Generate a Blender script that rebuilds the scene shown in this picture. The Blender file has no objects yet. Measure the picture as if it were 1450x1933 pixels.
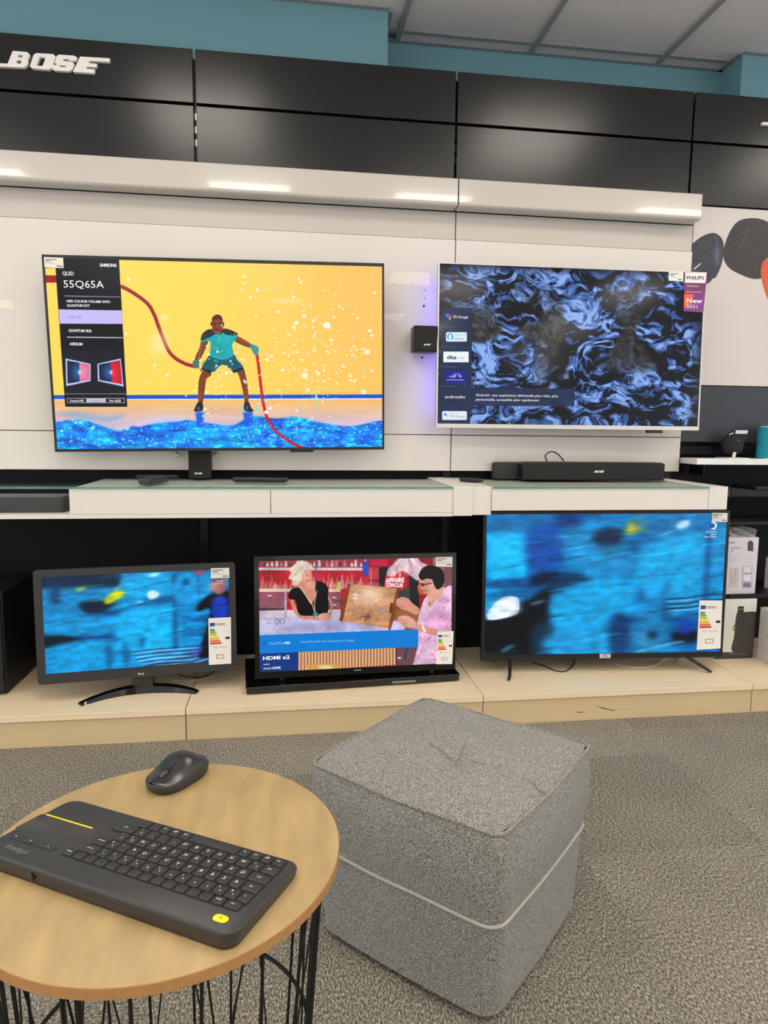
import bpy, bmesh, math, random
import numpy as np
from mathutils import Vector, Matrix
from mathutils.geometry import tessellate_polygon

random.seed(7)
SC = bpy.context.scene
COL = SC.collection

# ------------------------------------------------------------------ camera
EYE = Vector((0.0, 0.0, 1.06))
FPX, CX, CY = 1300.67, 725.0, 966.5
_p, _r, _y = (math.radians(v) for v in (6.878, 0.674, 8.028))
FWD = Vector((math.sin(_y)*math.cos(_p), math.cos(_y)*math.cos(_p), -math.sin(_p)))
_r0 = Vector((math.cos(_y), -math.sin(_y), 0)); _u0 = _r0.cross(FWD)
RGT = _r0*math.cos(_r) + _u0*math.sin(_r)
UPV = _u0*math.cos(_r) - _r0*math.sin(_r)
cam_d = bpy.data.cameras.new('camera'); cam = bpy.data.objects.new('camera', cam_d); COL.objects.link(cam)
cam_d.sensor_fit = 'VERTICAL'; cam_d.sensor_height = 24.0; cam_d.lens = FPX/1933.0*24.0
cam_d.clip_start = 0.02; cam_d.clip_end = 60
M = Matrix((RGT, UPV, -FWD)).transposed().to_4x4(); M.translation = EYE
cam.matrix_world = M
SC.camera = cam

# ------------------------------------------------------------------ world, exposure
SC.view_settings.view_transform = 'Standard'; SC.view_settings.look = 'None'
SC.view_settings.exposure = 0.0; SC.view_settings.gamma = 1.0; SC.view_settings.use_curve_mapping = False
W = bpy.data.worlds.new('world'); SC.world = W; W.use_nodes = True
W.node_tree.nodes['Background'].inputs[0].default_value = (0.93, 0.96, 1.0, 1)
W.node_tree.nodes['Background'].inputs[1].default_value = 2.3
LAMP_STRENGTH = 12.5       # the ceiling panels further down use this
LAMP_COLOUR = (1.0, 0.925, 0.80, 1)

# ------------------------------------------------------------------ helpers
def ray(px, py):
    return RGT*((px-CX)/FPX) - UPV*((py-CY)/FPX) + FWD
def at(px, py, Y):
    d = ray(px, py); return EYE + d*(Y/d.y)
def atz(px, py, z):
    d = ray(px, py); return EYE + d*((z-EYE.z)/d.z)

def lin(c):
    c = c/255.0
    return c/12.92 if c <= 0.04045 else ((c+0.055)/1.055)**2.4
def rgb(*c): return (lin(c[0]), lin(c[1]), lin(c[2]), 1.0)

MATS = {}
def mat(name, col, rough=0.5, metal=0.0, var=0.06, vscale=14.0, bump=0.0, bscale=300.0, emit=None, estr=1.0, coat=0.0, spec=0.5, stretch=(1,1,1)):
    if name in MATS: return MATS[name]
    m = bpy.data.materials.new(name); m.use_nodes = True; MATS[name] = m
    nt = m.node_tree; N = nt.nodes; L = nt.links; b = N['Principled BSDF']
    b.inputs['Roughness'].default_value = rough; b.inputs['Metallic'].default_value = metal
    b.inputs['Coat Weight'].default_value = coat; b.inputs['Specular IOR Level'].default_value = spec
    c = rgb(*col)
    tc = N.new('ShaderNodeTexCoord'); mp = N.new('ShaderNodeMapping'); L.new(tc.outputs['Object'], mp.inputs[0]); mp.inputs['Scale'].default_value = stretch
    no = N.new('ShaderNodeTexNoise'); no.inputs['Scale'].default_value = vscale; no.inputs['Detail'].default_value = 4; L.new(mp.outputs[0], no.inputs['Vector'])
    rp = N.new('ShaderNodeValToRGB'); L.new(no.outputs['Fac'], rp.inputs[0])
    rp.color_ramp.elements[0].position = 0.3; rp.color_ramp.elements[1].position = 0.7
    rp.color_ramp.elements[0].color = tuple(x*(1-var) for x in c[:3])+(1,); rp.color_ramp.elements[1].color = tuple(min(1, x*(1+var)) for x in c[:3])+(1,)
    L.new(rp.outputs[0], b.inputs['Base Color'])
    if bump:
        n2 = N.new('ShaderNodeTexNoise'); n2.inputs['Scale'].default_value = bscale; n2.inputs['Detail'].default_value = 3; L.new(mp.outputs[0], n2.inputs['Vector'])
        bp = N.new('ShaderNodeBump'); bp.inputs['Strength'].default_value = bump; bp.inputs['Distance'].default_value = 0.002
        L.new(n2.outputs['Fac'], bp.inputs['Height']); L.new(bp.outputs[0], b.inputs['Normal'])
    if emit:
        b.inputs['Emission Color'].default_value = rgb(*emit); b.inputs['Emission Strength'].default_value = estr
    return m
def glow(name, col, strength=1.0):       # lit pixels of a screen
    return mat(name, (4, 4, 4), 0.3, var=0, emit=col, estr=strength)

PM = {}                                   # world matrix of each thing's Empty
def thing(name, label, cat, loc=(0,0,0), rotz=0.0, group=None):
    o = bpy.data.objects.new(name, None); COL.objects.link(o); o.empty_display_size = 0.05
    o.location = loc; o.rotation_euler = (0, 0, rotz)
    PM[o] = Matrix.Translation(Vector(loc)) @ Matrix.Rotation(rotz, 4, 'Z')
    o['label'] = label; o['category'] = cat
    if group: o['group'] = group
    return o
def tag(o, label, cat, group=None):
    o['label'] = label; o['category'] = cat
    if group: o['group'] = group
    return o
def link(name, me, m, parent=None, smooth=None, kind=None):
    """Link one mesh given in world coordinates; under a parent it is moved into the parent's space."""
    ms = m if isinstance(m, (list, tuple)) else [m]
    for k in ms: me.materials.append(k)
    if parent is not None:
        P = PM.get(parent)
        if P is not None: me.transform(P.inverted())
    o = bpy.data.objects.new(name, me); COL.objects.link(o)
    if parent is not None:
        o.parent = parent; PM[o] = PM.get(parent, Matrix())
    else: PM[o] = Matrix()
    if smooth is not None:
        me.polygons.foreach_set('use_smooth', [True]*len(me.polygons))
        if smooth < 179: me.set_sharp_from_angle(angle=math.radians(smooth))
    if kind: o['kind'] = kind
    return o
def from_bm(name, bm, m, parent=None, smooth=None, kind=None):
    bmesh.ops.recalc_face_normals(bm, faces=bm.faces)
    me = bpy.data.meshes.new(name); bm.to_mesh(me); bm.free()
    return link(name, me, m, parent, smooth, kind)
def pyd(name, vs, fs, m, parent=None, smooth=None, kind=None, mi=None):
    me = bpy.data.meshes.new(name); me.from_pydata([tuple(v) for v in vs], [], fs); me.update()
    if mi: me.polygons.foreach_set('material_index', mi)
    return link(name, me, m, parent, smooth, kind)

def addbox(bm, lo, hi, Mx=None, bevel=0.0, seg=2):
    vs = [bm.verts.new((x, y, z)) for x in (lo[0], hi[0]) for y in (lo[1], hi[1]) for z in (lo[2], hi[2])]
    fs = [bm.faces.new([vs[i] for i in f]) for f in ((0,1,3,2),(4,6,7,5),(0,4,5,1),(2,3,7,6),(0,2,6,4),(1,5,7,3))]
    if bevel > 0:
        es = list({e for f in fs for e in f.edges})
        r = bmesh.ops.bevel(bm, geom=es+vs, offset=bevel, segments=seg, affect='EDGES', profile=0.5)
        vs = list({v for f in r['faces'] for v in f.verts} | {v for v in vs if v.is_valid})
        vs = [v for v in vs if v.is_valid]
        for f in r['faces']:
            f.normal_update(); f.smooth = max(abs(f.normal.x), abs(f.normal.y), abs(f.normal.z)) < 0.999    # only the rounded edges
    if Mx is not None:
        for v in vs: v.co = Mx @ v.co
    return vs
def box(name, lo, hi, m, parent=None, bevel=0.0, seg=2, Mx=None, smooth=None, kind=None):
    bm = bmesh.new(); addbox(bm, lo, hi, None, bevel, seg)
    if Mx is not None: bm.transform(Mx)
    return from_bm(name, bm, m, parent, smooth, kind)
def boxes(name, lst, m, parent=None, bevel=0.0, Mx=None, kind=None):
    bm = bmesh.new()
    for lo, hi in lst: addbox(bm, lo, hi, None, bevel, 1)
    if Mx is not None: bm.transform(Mx)
    return from_bm(name, bm, m, parent, None, kind)
def tube(name, pts, r, m, parent=None, n=8, closed=False, kind=None):
    pts = [Vector(p) for p in pts]; vs = []; fs = []; K = len(pts)
    prev = None
    for i, p in enumerate(pts):
        a = pts[(i-1) % K] if (closed or i > 0) else p; c = pts[(i+1) % K] if (closed or i < K-1) else p
        t = (c-a).normalized()
        if prev is None:
            up = Vector((0,0,1)) if abs(t.z) < 0.9 else Vector((1,0,0)); u = t.cross(up).normalized()
        else: u = (prev - t*prev.dot(t)).normalized()
        prev = u; w = t.cross(u)
        rr = r[i] if isinstance(r, (list, tuple)) else r
        for k in range(n):
            an = 2*math.pi*k/n; vs.append(p + (u*math.cos(an)+w*math.sin(an))*rr)
    for i in range(K if closed else K-1):
        j = (i+1) % K
        for k in range(n): fs.append((i*n+k, i*n+(k+1) % n, j*n+(k+1) % n, j*n+k))
    if not closed: fs.append(tuple(range(n-1, -1, -1))); fs.append(tuple((K-1)*n+k for k in range(n)))
    return pyd(name, vs, fs, m, parent, 60, kind)
def spline(P, n=10, closed=False):
    P = [Vector(p) for p in P]; out = []; K = len(P)
    for i in range(K if closed else K-1):
        if closed: a, b, c, d = P[i-1], P[i], P[(i+1) % K], P[(i+2) % K]
        else: a, b, c, d = P[max(i-1,0)], P[i], P[i+1], P[min(i+2,K-1)]
        for k in range(n):
            t = k/n; out.append(0.5*((2*b)+(c-a)*t+(2*a-5*b+4*c-d)*t*t+(3*b-a-3*c+d)*t**3))
    if not closed: out.append(P[-1])
    return out
def loft(name, rings, m, parent=None, cap=True, smooth=40, mi=None):
    n = len(rings[0]); vs = [v for r in rings for v in r]; fs = []
    for i in range(len(rings)-1):
        for k in range(n): fs.append((i*n+k, i*n+(k+1) % n, (i+1)*n+(k+1) % n, (i+1)*n+k))
    if cap: fs.append(tuple(range(n-1, -1, -1))); fs.append(tuple((len(rings)-1)*n+k for k in range(n)))
    bm = bmesh.new(); bv = [bm.verts.new(v) for v in vs]
    for f in fs: bm.faces.new([bv[i] for i in f])
    return from_bm(name, bm, m, parent, smooth)
def rrect(hx, hy, r, seg=6):
    out = []
    for cx, cy, a0 in ((hx-r, hy-r, 0), (-hx+r, hy-r, 90), (-hx+r, -hy+r, 180), (hx-r, -hy+r, 270)):
        for k in range(seg+1):
            a = math.radians(a0+90*k/seg); out.append((cx+r*math.cos(a), cy+r*math.sin(a)))
    return out
def lathe(name, prof, centre, m, parent=None, n=40, Mx=None, smooth=40):
    rings = [[Vector((r*math.cos(2*math.pi*k/n), r*math.sin(2*math.pi*k/n), z)) for k in range(n)] for r, z in prof]
    T = Matrix.Translation(Vector(centre)) @ (Mx if Mx is not None else Matrix())
    return loft(name, [[T @ v for v in r] for r in rings], m, parent, True, smooth)

class Plane:
    """A flat surface in the place: origin, right a, up b, facing n."""
    def __init__(s, o, a, b):
        s.o = Vector(o); s.a = Vector(a).normalized(); s.b = Vector(b).normalized(); s.n = s.a.cross(s.b).normalized()
    def hit(s, px, py):
        d = ray(px, py); t = (s.o-EYE).dot(s.n)/d.dot(s.n); q = EYE+d*t-s.o
        return q.dot(s.a), q.dot(s.b)
    def pt(s, u, v, w=0.0): return s.o+s.a*u+s.b*v+s.n*w
    def mx(s):
        m = Matrix((s.a, s.b, s.n)).transposed().to_4x4(); m.translation = s.o; return m
    def shift(s, w): return Plane(s.o+s.n*w, s.a, s.b)
def crop(ox, oy, sc): return lambda x, y: (ox+x/sc, oy+y/sc)

def extr(name, pl, loops, w0, w1, m, parent=None, smooth=None, px=None, kind=None):
    """Polygon (first loop) with holes, extruded from depth w0 to w1 along the plane's facing."""
    if px: loops = [[pl.hit(*px(*q)) for q in lp] for lp in loops]
    L3 = [[Vector((q[0], q[1], 0)) for q in lp] for lp in loops]
    flat = [v for lp in L3 for v in lp]; n = len(flat)
    tri = tessellate_polygon(L3)
    vs = [pl.pt(v.x, v.y, w1) for v in flat]; fs = [tuple(t) for t in tri]
    if w0 is not None:
        vs += [pl.pt(v.x, v.y, w0) for v in flat]; fs += [tuple(reversed([i+n for i in t])) for t in tri]; k = 0
        for lp in L3:
            for i in range(len(lp)):
                j = (i+1) % len(lp); fs.append((k+i, k+j, k+j+n, k+i+n))
            k += len(lp)
    bm = bmesh.new(); bv = [bm.verts.new(v) for v in vs]
    for f in fs:
        try: bm.faces.new([bv[i] for i in f])
        except ValueError: pass
    if w0 is not None: bmesh.ops.recalc_face_normals(bm, faces=bm.faces)
    else:
        for f in bm.faces:
            f.normal_update()
            if f.normal.dot(pl.n) < 0: f.normal_flip()
    me = bpy.data.meshes.new(name); bm.to_mesh(me); bm.free()
    return link(name, me, m, parent, smooth, kind)

_TXT = {}
def glyphs(body, bold=0.0):
    if (body, bold) not in _TXT:
        c = bpy.data.curves.new('txt', 'FONT'); c.body = body; c.resolution_u = 2; c.offset = bold
        o = bpy.data.objects.new('txt', c); me = bpy.data.meshes.new_from_object(o)
        v = np.empty(len(me.vertices)*3, np.float32); me.vertices.foreach_get('co', v); v = v.reshape(-1, 3)[:, :2]
        f = [tuple(p.vertices) for p in me.polygons]
        bpy.data.objects.remove(o); bpy.data.curves.remove(c); bpy.data.meshes.remove(me)
        if len(v): v = v-[v[:, 0].min(), 0]
        _TXT[(body, bold)] = (v, f)
    return _TXT[(body, bold)]
def lettering(name, body, pl, p0, p1, h, m, parent, w=0.0006, shear=0.0, bold=0.0, px=None, flip=False):
    """Flat print from p0 to p1 (ends of the baseline, photo pixels) with cap height h pixels."""
    if px:
        h = px(p0[0], p0[1])[1]-px(p0[0], p0[1]-h)[1]; p0, p1 = px(*p0), px(*p1)
    v, f = glyphs(body, bold)
    q0, q1 = Vector(pl.hit(*p0)), Vector(pl.hit(*p1)); e = q1-q0; wid = e.length; e.normalize(); up = Vector((-e.y, e.x))
    q2 = Vector(pl.hit(p0[0], p0[1]-h)); H = (q2-q0).length
    sx = wid/max(v[:, 0].max(), 1e-6); sy = H/0.73
    vs = [pl.pt(*(q0+e*(x*sx+y*sy*shear)+up*(y*sy)), w) for x, y in v]
    me = bpy.data.meshes.new(name); me.from_pydata([tuple(q) for q in vs], [], f); me.update()
    return link(name, me, m, parent)

# ------------------------------------------------------------------ drawn pictures (screens, posters, printed labels)
class Pic:
    def __init__(s, pl, u0, u1, v0, v1, Wd, px=None, ss=2):
        s.pl, s.u0, s.u1, s.v0, s.v1 = pl, u0, u1, v0, v1
        s.W = Wd; s.H = int(round(Wd*(v1-v0)/(u1-u0))); s.a = np.zeros((s.H, s.W, 3), np.float32); s.px = px; s.ss = ss
        q0 = pl.hit(*(px or (lambda x, y: (x, y)))(100, 100)); q1 = pl.hit(*(px or (lambda x, y: (x, y)))(110, 100))
        s.k = abs(q1[0]-q0[0])/10/(u1-u0)*s.W            # picture pixels for one drawing pixel
    def t(s, x, y):
        if s.px: x, y = s.px(x, y)
        u, v = s.pl.hit(x, y); return (u-s.u0)/(s.u1-s.u0)*s.W, (s.v1-v)/(s.v1-s.v0)*s.H
    def _mask(s, P, pad=0):
        P = np.array(P, np.float32); ss = s.ss
        x0 = max(int(P[:, 0].min())-1-pad, 0); x1 = min(int(P[:, 0].max())+2+pad, s.W); y0 = max(int(P[:, 1].min())-1-pad, 0); y1 = min(int(P[:, 1].max())+2+pad, s.H)
        if x1 <= x0 or y1 <= y0: return None
        xs = (np.arange((x1-x0)*ss)+0.5)/ss+x0; ys = (np.arange((y1-y0)*ss)+0.5)/ss+y0
        ins = np.zeros((len(ys), len(xs)), bool); n = len(P)
        for i in range(n):
            ax, ay = P[i]; bx, by = P[(i+1) % n]
            if ay == by: continue
            r = np.where((ys >= min(ay, by)) & (ys < max(ay, by)))[0]
            if len(r) == 0: continue
            xc = ax+(ys[r]-ay)*(bx-ax)/(by-ay)
            ins[r] ^= xs[None, :] < xc[:, None]
        mk = ins.reshape(y1-y0, ss, x1-x0, ss).mean((1, 3)).astype(np.float32)
        return mk, x0, x1, y0, y1
    def _blend(s, mk, x0, x1, y0, y1, col, alpha):
        c = np.array(col, np.float32)/255 if not isinstance(col, np.ndarray) else col[y0:y1, x0:x1]
        k = (mk*alpha)[..., None]; s.a[y0:y1, x0:x1] = s.a[y0:y1, x0:x1]*(1-k)+c*k
    def polyp(s, P, col, alpha=1.0, blur=0.0):
        pad = int(3*blur)+1 if blur else 0
        r = s._mask(P, pad)
        if r is None: return
        mk, x0, x1, y0, y1 = r
        if blur: mk = gblur(mk, blur)
        s._blend(mk, x0, x1, y0, y1, col, alpha)
    def poly(s, pts, col, alpha=1.0, blur=0.0): s.polyp([s.t(*q) for q in pts], col, alpha, blur*s.k)
    def smooth(s, pts, col, alpha=1.0, blur=0.0, n=6):
        P = spline([(x, y, 0) for x, y in pts], n, True); s.poly([(p.x, p.y) for p in P], col, alpha, blur)
    def ell(s, cx, cy, rx, ry, col, alpha=1.0, blur=0.0, rot=0.0, n=20):
        c, q = math.cos(rot), math.sin(rot)
        s.poly([(cx+rx*math.cos(a)*c-ry*math.sin(a)*q, cy+rx*math.cos(a)*q+ry*math.sin(a)*c) for a in (2*math.pi*k/n for k in range(n))], col, alpha, blur)
    def line(s, pts, w, col, alpha=1.0, blur=0.0, curve=False):
        if curve: pts = [(p.x, p.y) for p in spline([(x, y, 0) for x, y in pts], 8)]
        Lf, Rt = [], []; K = len(pts)
        for i, (x, y) in enumerate(pts):
            ax, ay = pts[max(i-1, 0)]; bx, by = pts[min(i+1, K-1)]
            dx, dy = bx-ax, by-ay; l = math.hypot(dx, dy) or 1; ww = (w[0]+(w[1]-w[0])*i/(K-1) if isinstance(w, tuple) else w)/2
            Lf.append((x-dy/l*ww, y+dx/l*ww)); Rt.append((x+dy/l*ww, y-dx/l*ww))
        s.poly(Lf+Rt[::-1], col, alpha, blur)
    def rect(s, x0, y0, x1, y1, col, alpha=1.0, blur=0.0): s.poly([(x0, y0), (x1, y0), (x1, y1), (x0, y1)], col, alpha, blur)
    def image(s, name):
        im = bpy.data.images.new(name, s.W, s.H, alpha=False); im.colorspace_settings.name = 'sRGB'
        p = np.ones((s.H, s.W, 4), np.float32); p[..., :3] = np.clip(s.a, 0, 1)[::-1]
        im.pixels.foreach_set(p.ravel()); im.update(); im.pack(); return im
def gblur(a, sg):
    if sg < 0.3: return a
    r = max(1, int(3*sg)); k = np.exp(-0.5*(np.arange(-r, r+1)/sg)**2); k /= k.sum()
    for ax in (0, 1):
        p = [(0, 0)]*a.ndim; p[ax] = (r, r); q = np.pad(a, p, mode='edge'); o = np.zeros_like(a)
        for i, w in enumerate(k): o += w*(q[i:i+a.shape[0]] if ax == 0 else q[:, i:i+a.shape[1]])
        a = o.astype(np.float32)
    return a
def vnoise(H, Wd, cx, cy, seed):
    r = np.random.default_rng(seed); g = r.random((int(cy)+4, int(cx)+4)).astype(np.float32)
    def up(n, c):
        t = np.linspace(0, c, n, endpoint=False); i = t.astype(int); f = t-i; return i, (f*f*(3-2*f)).astype(np.float32)
    iy, fy = up(H, cy); ix, fx = up(Wd, cx)
    a = g[iy][:, ix]; b = g[iy][:, ix+1]; c = g[iy+1][:, ix]; d = g[iy+1][:, ix+1]
    fx = fx[None]; fy = fy[:, None]
    return (a*(1-fx)+b*fx)*(1-fy)+(c*(1-fx)+d*fx)*fy
def fbm(H, Wd, cx, cy, seed, o=4):
    s = 0; t = 0
    for k in range(o): s = s+vnoise(H, Wd, cx*2**k, cy*2**k, seed+k)*0.5**k; t += 0.5**k
    return s/t
def pic_material(name, im, emit, rough=0.25, strength=1.0, coat=0.0):
    m = bpy.data.materials.new(name); m.use_nodes = True; nt = m.node_tree; b = nt.nodes['Principled BSDF']
    t = nt.nodes.new('ShaderNodeTexImage'); t.image = im; t.extension = 'EXTEND'
    u = nt.nodes.new('ShaderNodeUVMap'); u.uv_map = 'UVMap'; nt.links.new(u.outputs[0], t.inputs[0])
    b.inputs['Roughness'].default_value = rough; b.inputs['Coat Weight'].default_value = coat
    if emit:
        b.inputs['Specular IOR Level'].default_value = 0.22
        b.inputs['Base Color'].default_value = (0.006, 0.006, 0.007, 1)
        nt.links.new(t.outputs[0], b.inputs['Emission Color']); b.inputs['Emission Strength'].default_value = strength
    else: nt.links.new(t.outputs[0], b.inputs['Base Color'])
    return m
def pic_quad(name, pic, w, m, parent, thick=0.002):
    """A thin slab whose front carries the picture."""
    pl = pic.pl; c = [(pic.u0, pic.v0), (pic.u1, pic.v0), (pic.u1, pic.v1), (pic.u0, pic.v1)]
    vs = [pl.pt(u, v, w) for u, v in c]+[pl.pt(u, v, w-thick) for u, v in c]
    fs = [(0,1,2,3), (7,6,5,4), (0,4,5,1), (1,5,6,2), (2,6,7,3), (3,7,4,0)]
    me = bpy.data.meshes.new(name); me.from_pydata([tuple(v) for v in vs], [], fs); me.update()
    uv = me.uv_layers.new(name='UVMap'); q = [(0,0),(1,0),(1,1),(0,1)]
    for li, l in enumerate(me.loops): uv.data[li].uv = q[l.vertex_index % 4]
    return link(name, me, m, parent)

# ------------------------------------------------------------------ materials
WHITE = mat('white_laminate', (219, 213, 206), 0.42, var=0.012, vscale=3)
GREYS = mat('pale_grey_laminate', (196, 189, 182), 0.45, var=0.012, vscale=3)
GLOSSW = mat('white_gloss_lacquer', (200, 193, 186), 0.12, var=0.01, vscale=3, coat=0.5)
PATCHW = mat('torn_paper', (238, 230, 218), 0.9, var=0.05, vscale=60, bump=0.3)
BLACKP = mat('black_satin_panel', (25, 26, 28), 0.26, var=0.08, vscale=180, bump=0.02, bscale=900)
BLACKB = mat('black_back_panel', (8, 10, 18), 0.6, var=0.08, vscale=8, spec=0.2)
BLACKM = mat('black_metal', (16, 16, 17), 0.4, metal=0.4, var=0.05)
STEEL = mat('bare_steel', (170, 170, 172), 0.35, metal=0.9, var=0.08)
BLUEW = mat('teal_wall_paint', (112, 158, 170), 0.85, var=0.025, vscale=90, bump=0.15, bscale=240)
CEIL = mat('ceiling_tile_fibre', (222, 217, 217), 0.95, var=0.03, vscale=160, bump=0.25, bscale=420)
CGRID = mat('ceiling_grid_metal', (150, 150, 152), 0.5, var=0.03)
PALEW = mat('pale_room_paint', (222, 220, 216), 0.9, var=0.02)
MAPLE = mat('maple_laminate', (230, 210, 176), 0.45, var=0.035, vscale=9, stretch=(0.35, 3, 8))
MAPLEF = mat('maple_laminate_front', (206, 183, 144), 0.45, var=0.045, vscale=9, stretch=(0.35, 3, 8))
DARKGAP = mat('dark_recess', (6, 6, 7), 0.9, var=0)
PLASTB = mat('black_plastic', (17, 17, 18), 0.38, var=0.05, vscale=60)
GLOSSB = mat('black_gloss_plastic', (9, 9, 10), 0.12, var=0.03, coat=0.4)
CLOTHB = mat('black_speaker_cloth', (26, 25, 25), 0.85, var=0.15, vscale=700, bump=0.3, bscale=1200)
GREYB = mat('charcoal_plastic', (46, 46, 49), 0.5, var=0.05, vscale=80)
SILVER = mat('silver_bezel', (205, 203, 200), 0.35, metal=0.35, var=0.02)
INKW = mat('white_print', (235, 235, 235), 0.6, var=0.01)
INKK = mat('black_print', (25, 25, 28), 0.7, var=0.02)
INKG = mat('grey_print', (120, 118, 116), 0.7, var=0.02)
LABELW = mat('white_label_paper', (232, 228, 222), 0.7, var=0.01)
CABLEB = mat('black_cable', (12, 12, 13), 0.5, var=0.03)
CABLEW = mat('grey_white_cable', (190, 186, 180), 0.5, var=0.03)

def carpet_material():
    m = bpy.data.materials.new('grey_loop_carpet'); m.use_nodes = True; nt = m.node_tree; N = nt.nodes; L = nt.links; b = N['Principled BSDF']
    b.inputs['Roughness'].default_value = 0.95; b.inputs['Specular IOR Level'].default_value = 0.15
    tc = N.new('ShaderNodeTexCoord'); oi = N.new('ShaderNodeObjectInfo')
    mp = N.new('ShaderNodeMapping'); L.new(tc.outputs['Object'], mp.inputs[0])
    vr = N.new('ShaderNodeVectorRotate'); vr.rotation_type = 'Z_AXIS'; L.new(mp.outputs[0], vr.inputs['Vector'])
    ml = N.new('ShaderNodeMath'); ml.operation = 'MULTIPLY'; ml.inputs[1].default_value = 6.283; L.new(oi.outputs['Random'], ml.inputs[0])
    sn = N.new('ShaderNodeMath'); sn.operation = 'SNAP'; sn.inputs[1].default_value = 1.5708; L.new(ml.outputs[0], sn.inputs[0]); L.new(sn.outputs[0], vr.inputs['Angle'])
    m2 = N.new('ShaderNodeMapping'); m2.inputs['Scale'].default_value = (0.6, 1.25, 1); L.new(vr.outputs[0], m2.inputs[0])
    n1 = N.new('ShaderNodeTexNoise'); n1.inputs['Scale'].default_value = 230; n1.inputs['Detail'].default_value = 5; n1.inputs['Roughness'].default_value = 0.72; L.new(m2.outputs[0], n1.inputs['Vector'])
    v1 = N.new('ShaderNodeTexVoronoi'); v1.inputs['Scale'].default_value = 250; L.new(m2.outputs[0], v1.inputs['Vector'])
    rp = N.new('ShaderNodeValToRGB'); e = rp.color_ramp.elements
    e[0].position = 0.36; e[0].color = rgb(52, 49, 42); e[1].position = 0.64; e[1].color = rgb(212, 203, 186)
    x = e.new(0.5); x.color = rgb(134, 128, 116)
    L.new(n1.outputs['Fac'], rp.inputs[0])
    n2 = N.new('ShaderNodeTexNoise'); n2.inputs['Scale'].default_value = 3.0; n2.inputs['Detail'].default_value = 3; L.new(tc.outputs['Object'], n2.inputs['Vector'])
    hs = N.new('ShaderNodeHueSaturation'); L.new(rp.outputs[0], hs.inputs['Color'])
    r1 = N.new('ShaderNodeMapRange'); r1.inputs[3].default_value = 0.92; r1.inputs[4].default_value = 1.08; L.new(oi.outputs['Random'], r1.inputs[0])
    r2 = N.new('ShaderNodeMapRange'); r2.inputs[1].default_value = 0.3; r2.inputs[2].default_value = 0.7; r2.inputs[3].default_value = 0.9; r2.inputs[4].default_value = 1.1; L.new(n2.outputs['Fac'], r2.inputs[0])
    mm = N.new('ShaderNodeMath'); mm.operation = 'MULTIPLY'; L.new(r1.outputs[0], mm.inputs[0]); L.new(r2.outputs[0], mm.inputs[1]); L.new(mm.outputs[0], hs.inputs['Value'])
    L.new(hs.outputs[0], b.inputs['Base Color'])
    ad = N.new('ShaderNodeMath'); ad.operation = 'SUBTRACT'; L.new(n1.outputs['Fac'], ad.inputs[0]); L.new(v1.outputs['Distance'], ad.inputs[1])
    bp = N.new('ShaderNodeBump'); bp.inputs['Strength'].default_value = 0.9; bp.inputs['Distance'].default_value = 0.004; L.new(ad.outputs[0], bp.inputs['Height']); L.new(bp.outputs[0], b.inputs['Normal'])
    return m
CARPET = carpet_material()

def glass_material():
    m = bpy.data.materials.new('shelf_glass'); m.use_nodes = True; nt = m.node_tree; N = nt.nodes; N.remove(N['Principled BSDF'])
    tr = N.new('ShaderNodeBsdfTransparent'); tr.inputs[0].default_value = (0.97, 0.99, 0.98, 1); gl = N.new('ShaderNodeBsdfGlossy'); gl.inputs['Roughness'].default_value = 0.08
    fr = N.new('ShaderNodeFresnel'); fr.inputs['IOR'].default_value = 1.16; mx = N.new('ShaderNodeMixShader')
    mu = N.new('ShaderNodeMath'); mu.operation = 'MULTIPLY'; mu.inputs[1].default_value = 0.24; nt.links.new(fr.outputs[0], mu.inputs[0]); nt.links.new(mu.outputs[0], mx.inputs[0]); nt.links.new(tr.outputs[0], mx.inputs[1]); nt.links.new(gl.outputs[0], mx.inputs[2]); nt.links.new(mx.outputs[0], N['Material Output'].inputs[0])
    return m
GLASS = glass_material()
GLASSEDGE = mat('green_glass_edge', (74, 140, 118), 0.15, var=0.15, vscale=20)

# ------------------------------------------------------------------ the room
def S(o, kind='structure'): o['kind'] = kind; return o
X0, X1, YB, ZC = -5.5, 6.5, -6.5, 2.727
floor = S(box('floor', (X0, YB, -0.12), (X1, 3.3, -0.006), PALEW)); tag(floor, 'grey loop-pile carpet tile floor in front of the display plinth', 'floor')
TB = bmesh.new(); addbox(TB, (-0.2499, -0.2499, -0.006), (0.2499, 0.2499, 0.0), None, 0.0006, 1)
tile_me = bpy.data.meshes.new('carpet_tile'); bmesh.ops.recalc_face_normals(TB, faces=TB.faces); TB.to_mesh(tile_me); TB.free(); tile_me.materials.append(CARPET)
for i in range(-6, 7):
    off = 0.0 if i % 2 == 0 else 0.183
    for j in range(-3, 6):
        o = bpy.data.objects.new('carpet_tile', tile_me); COL.objects.link(o); o.parent = floor
        o.location = (0.98+0.5*i, 0.027+0.25+0.5*j+off, 0)
ceiling = S(box('ceiling', (X0, YB, ZC+0.02), (X1, 3.3, ZC+0.12), PALEW)); tag(ceiling, 'grey suspended tile ceiling above the teal wall', 'ceiling')
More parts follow.
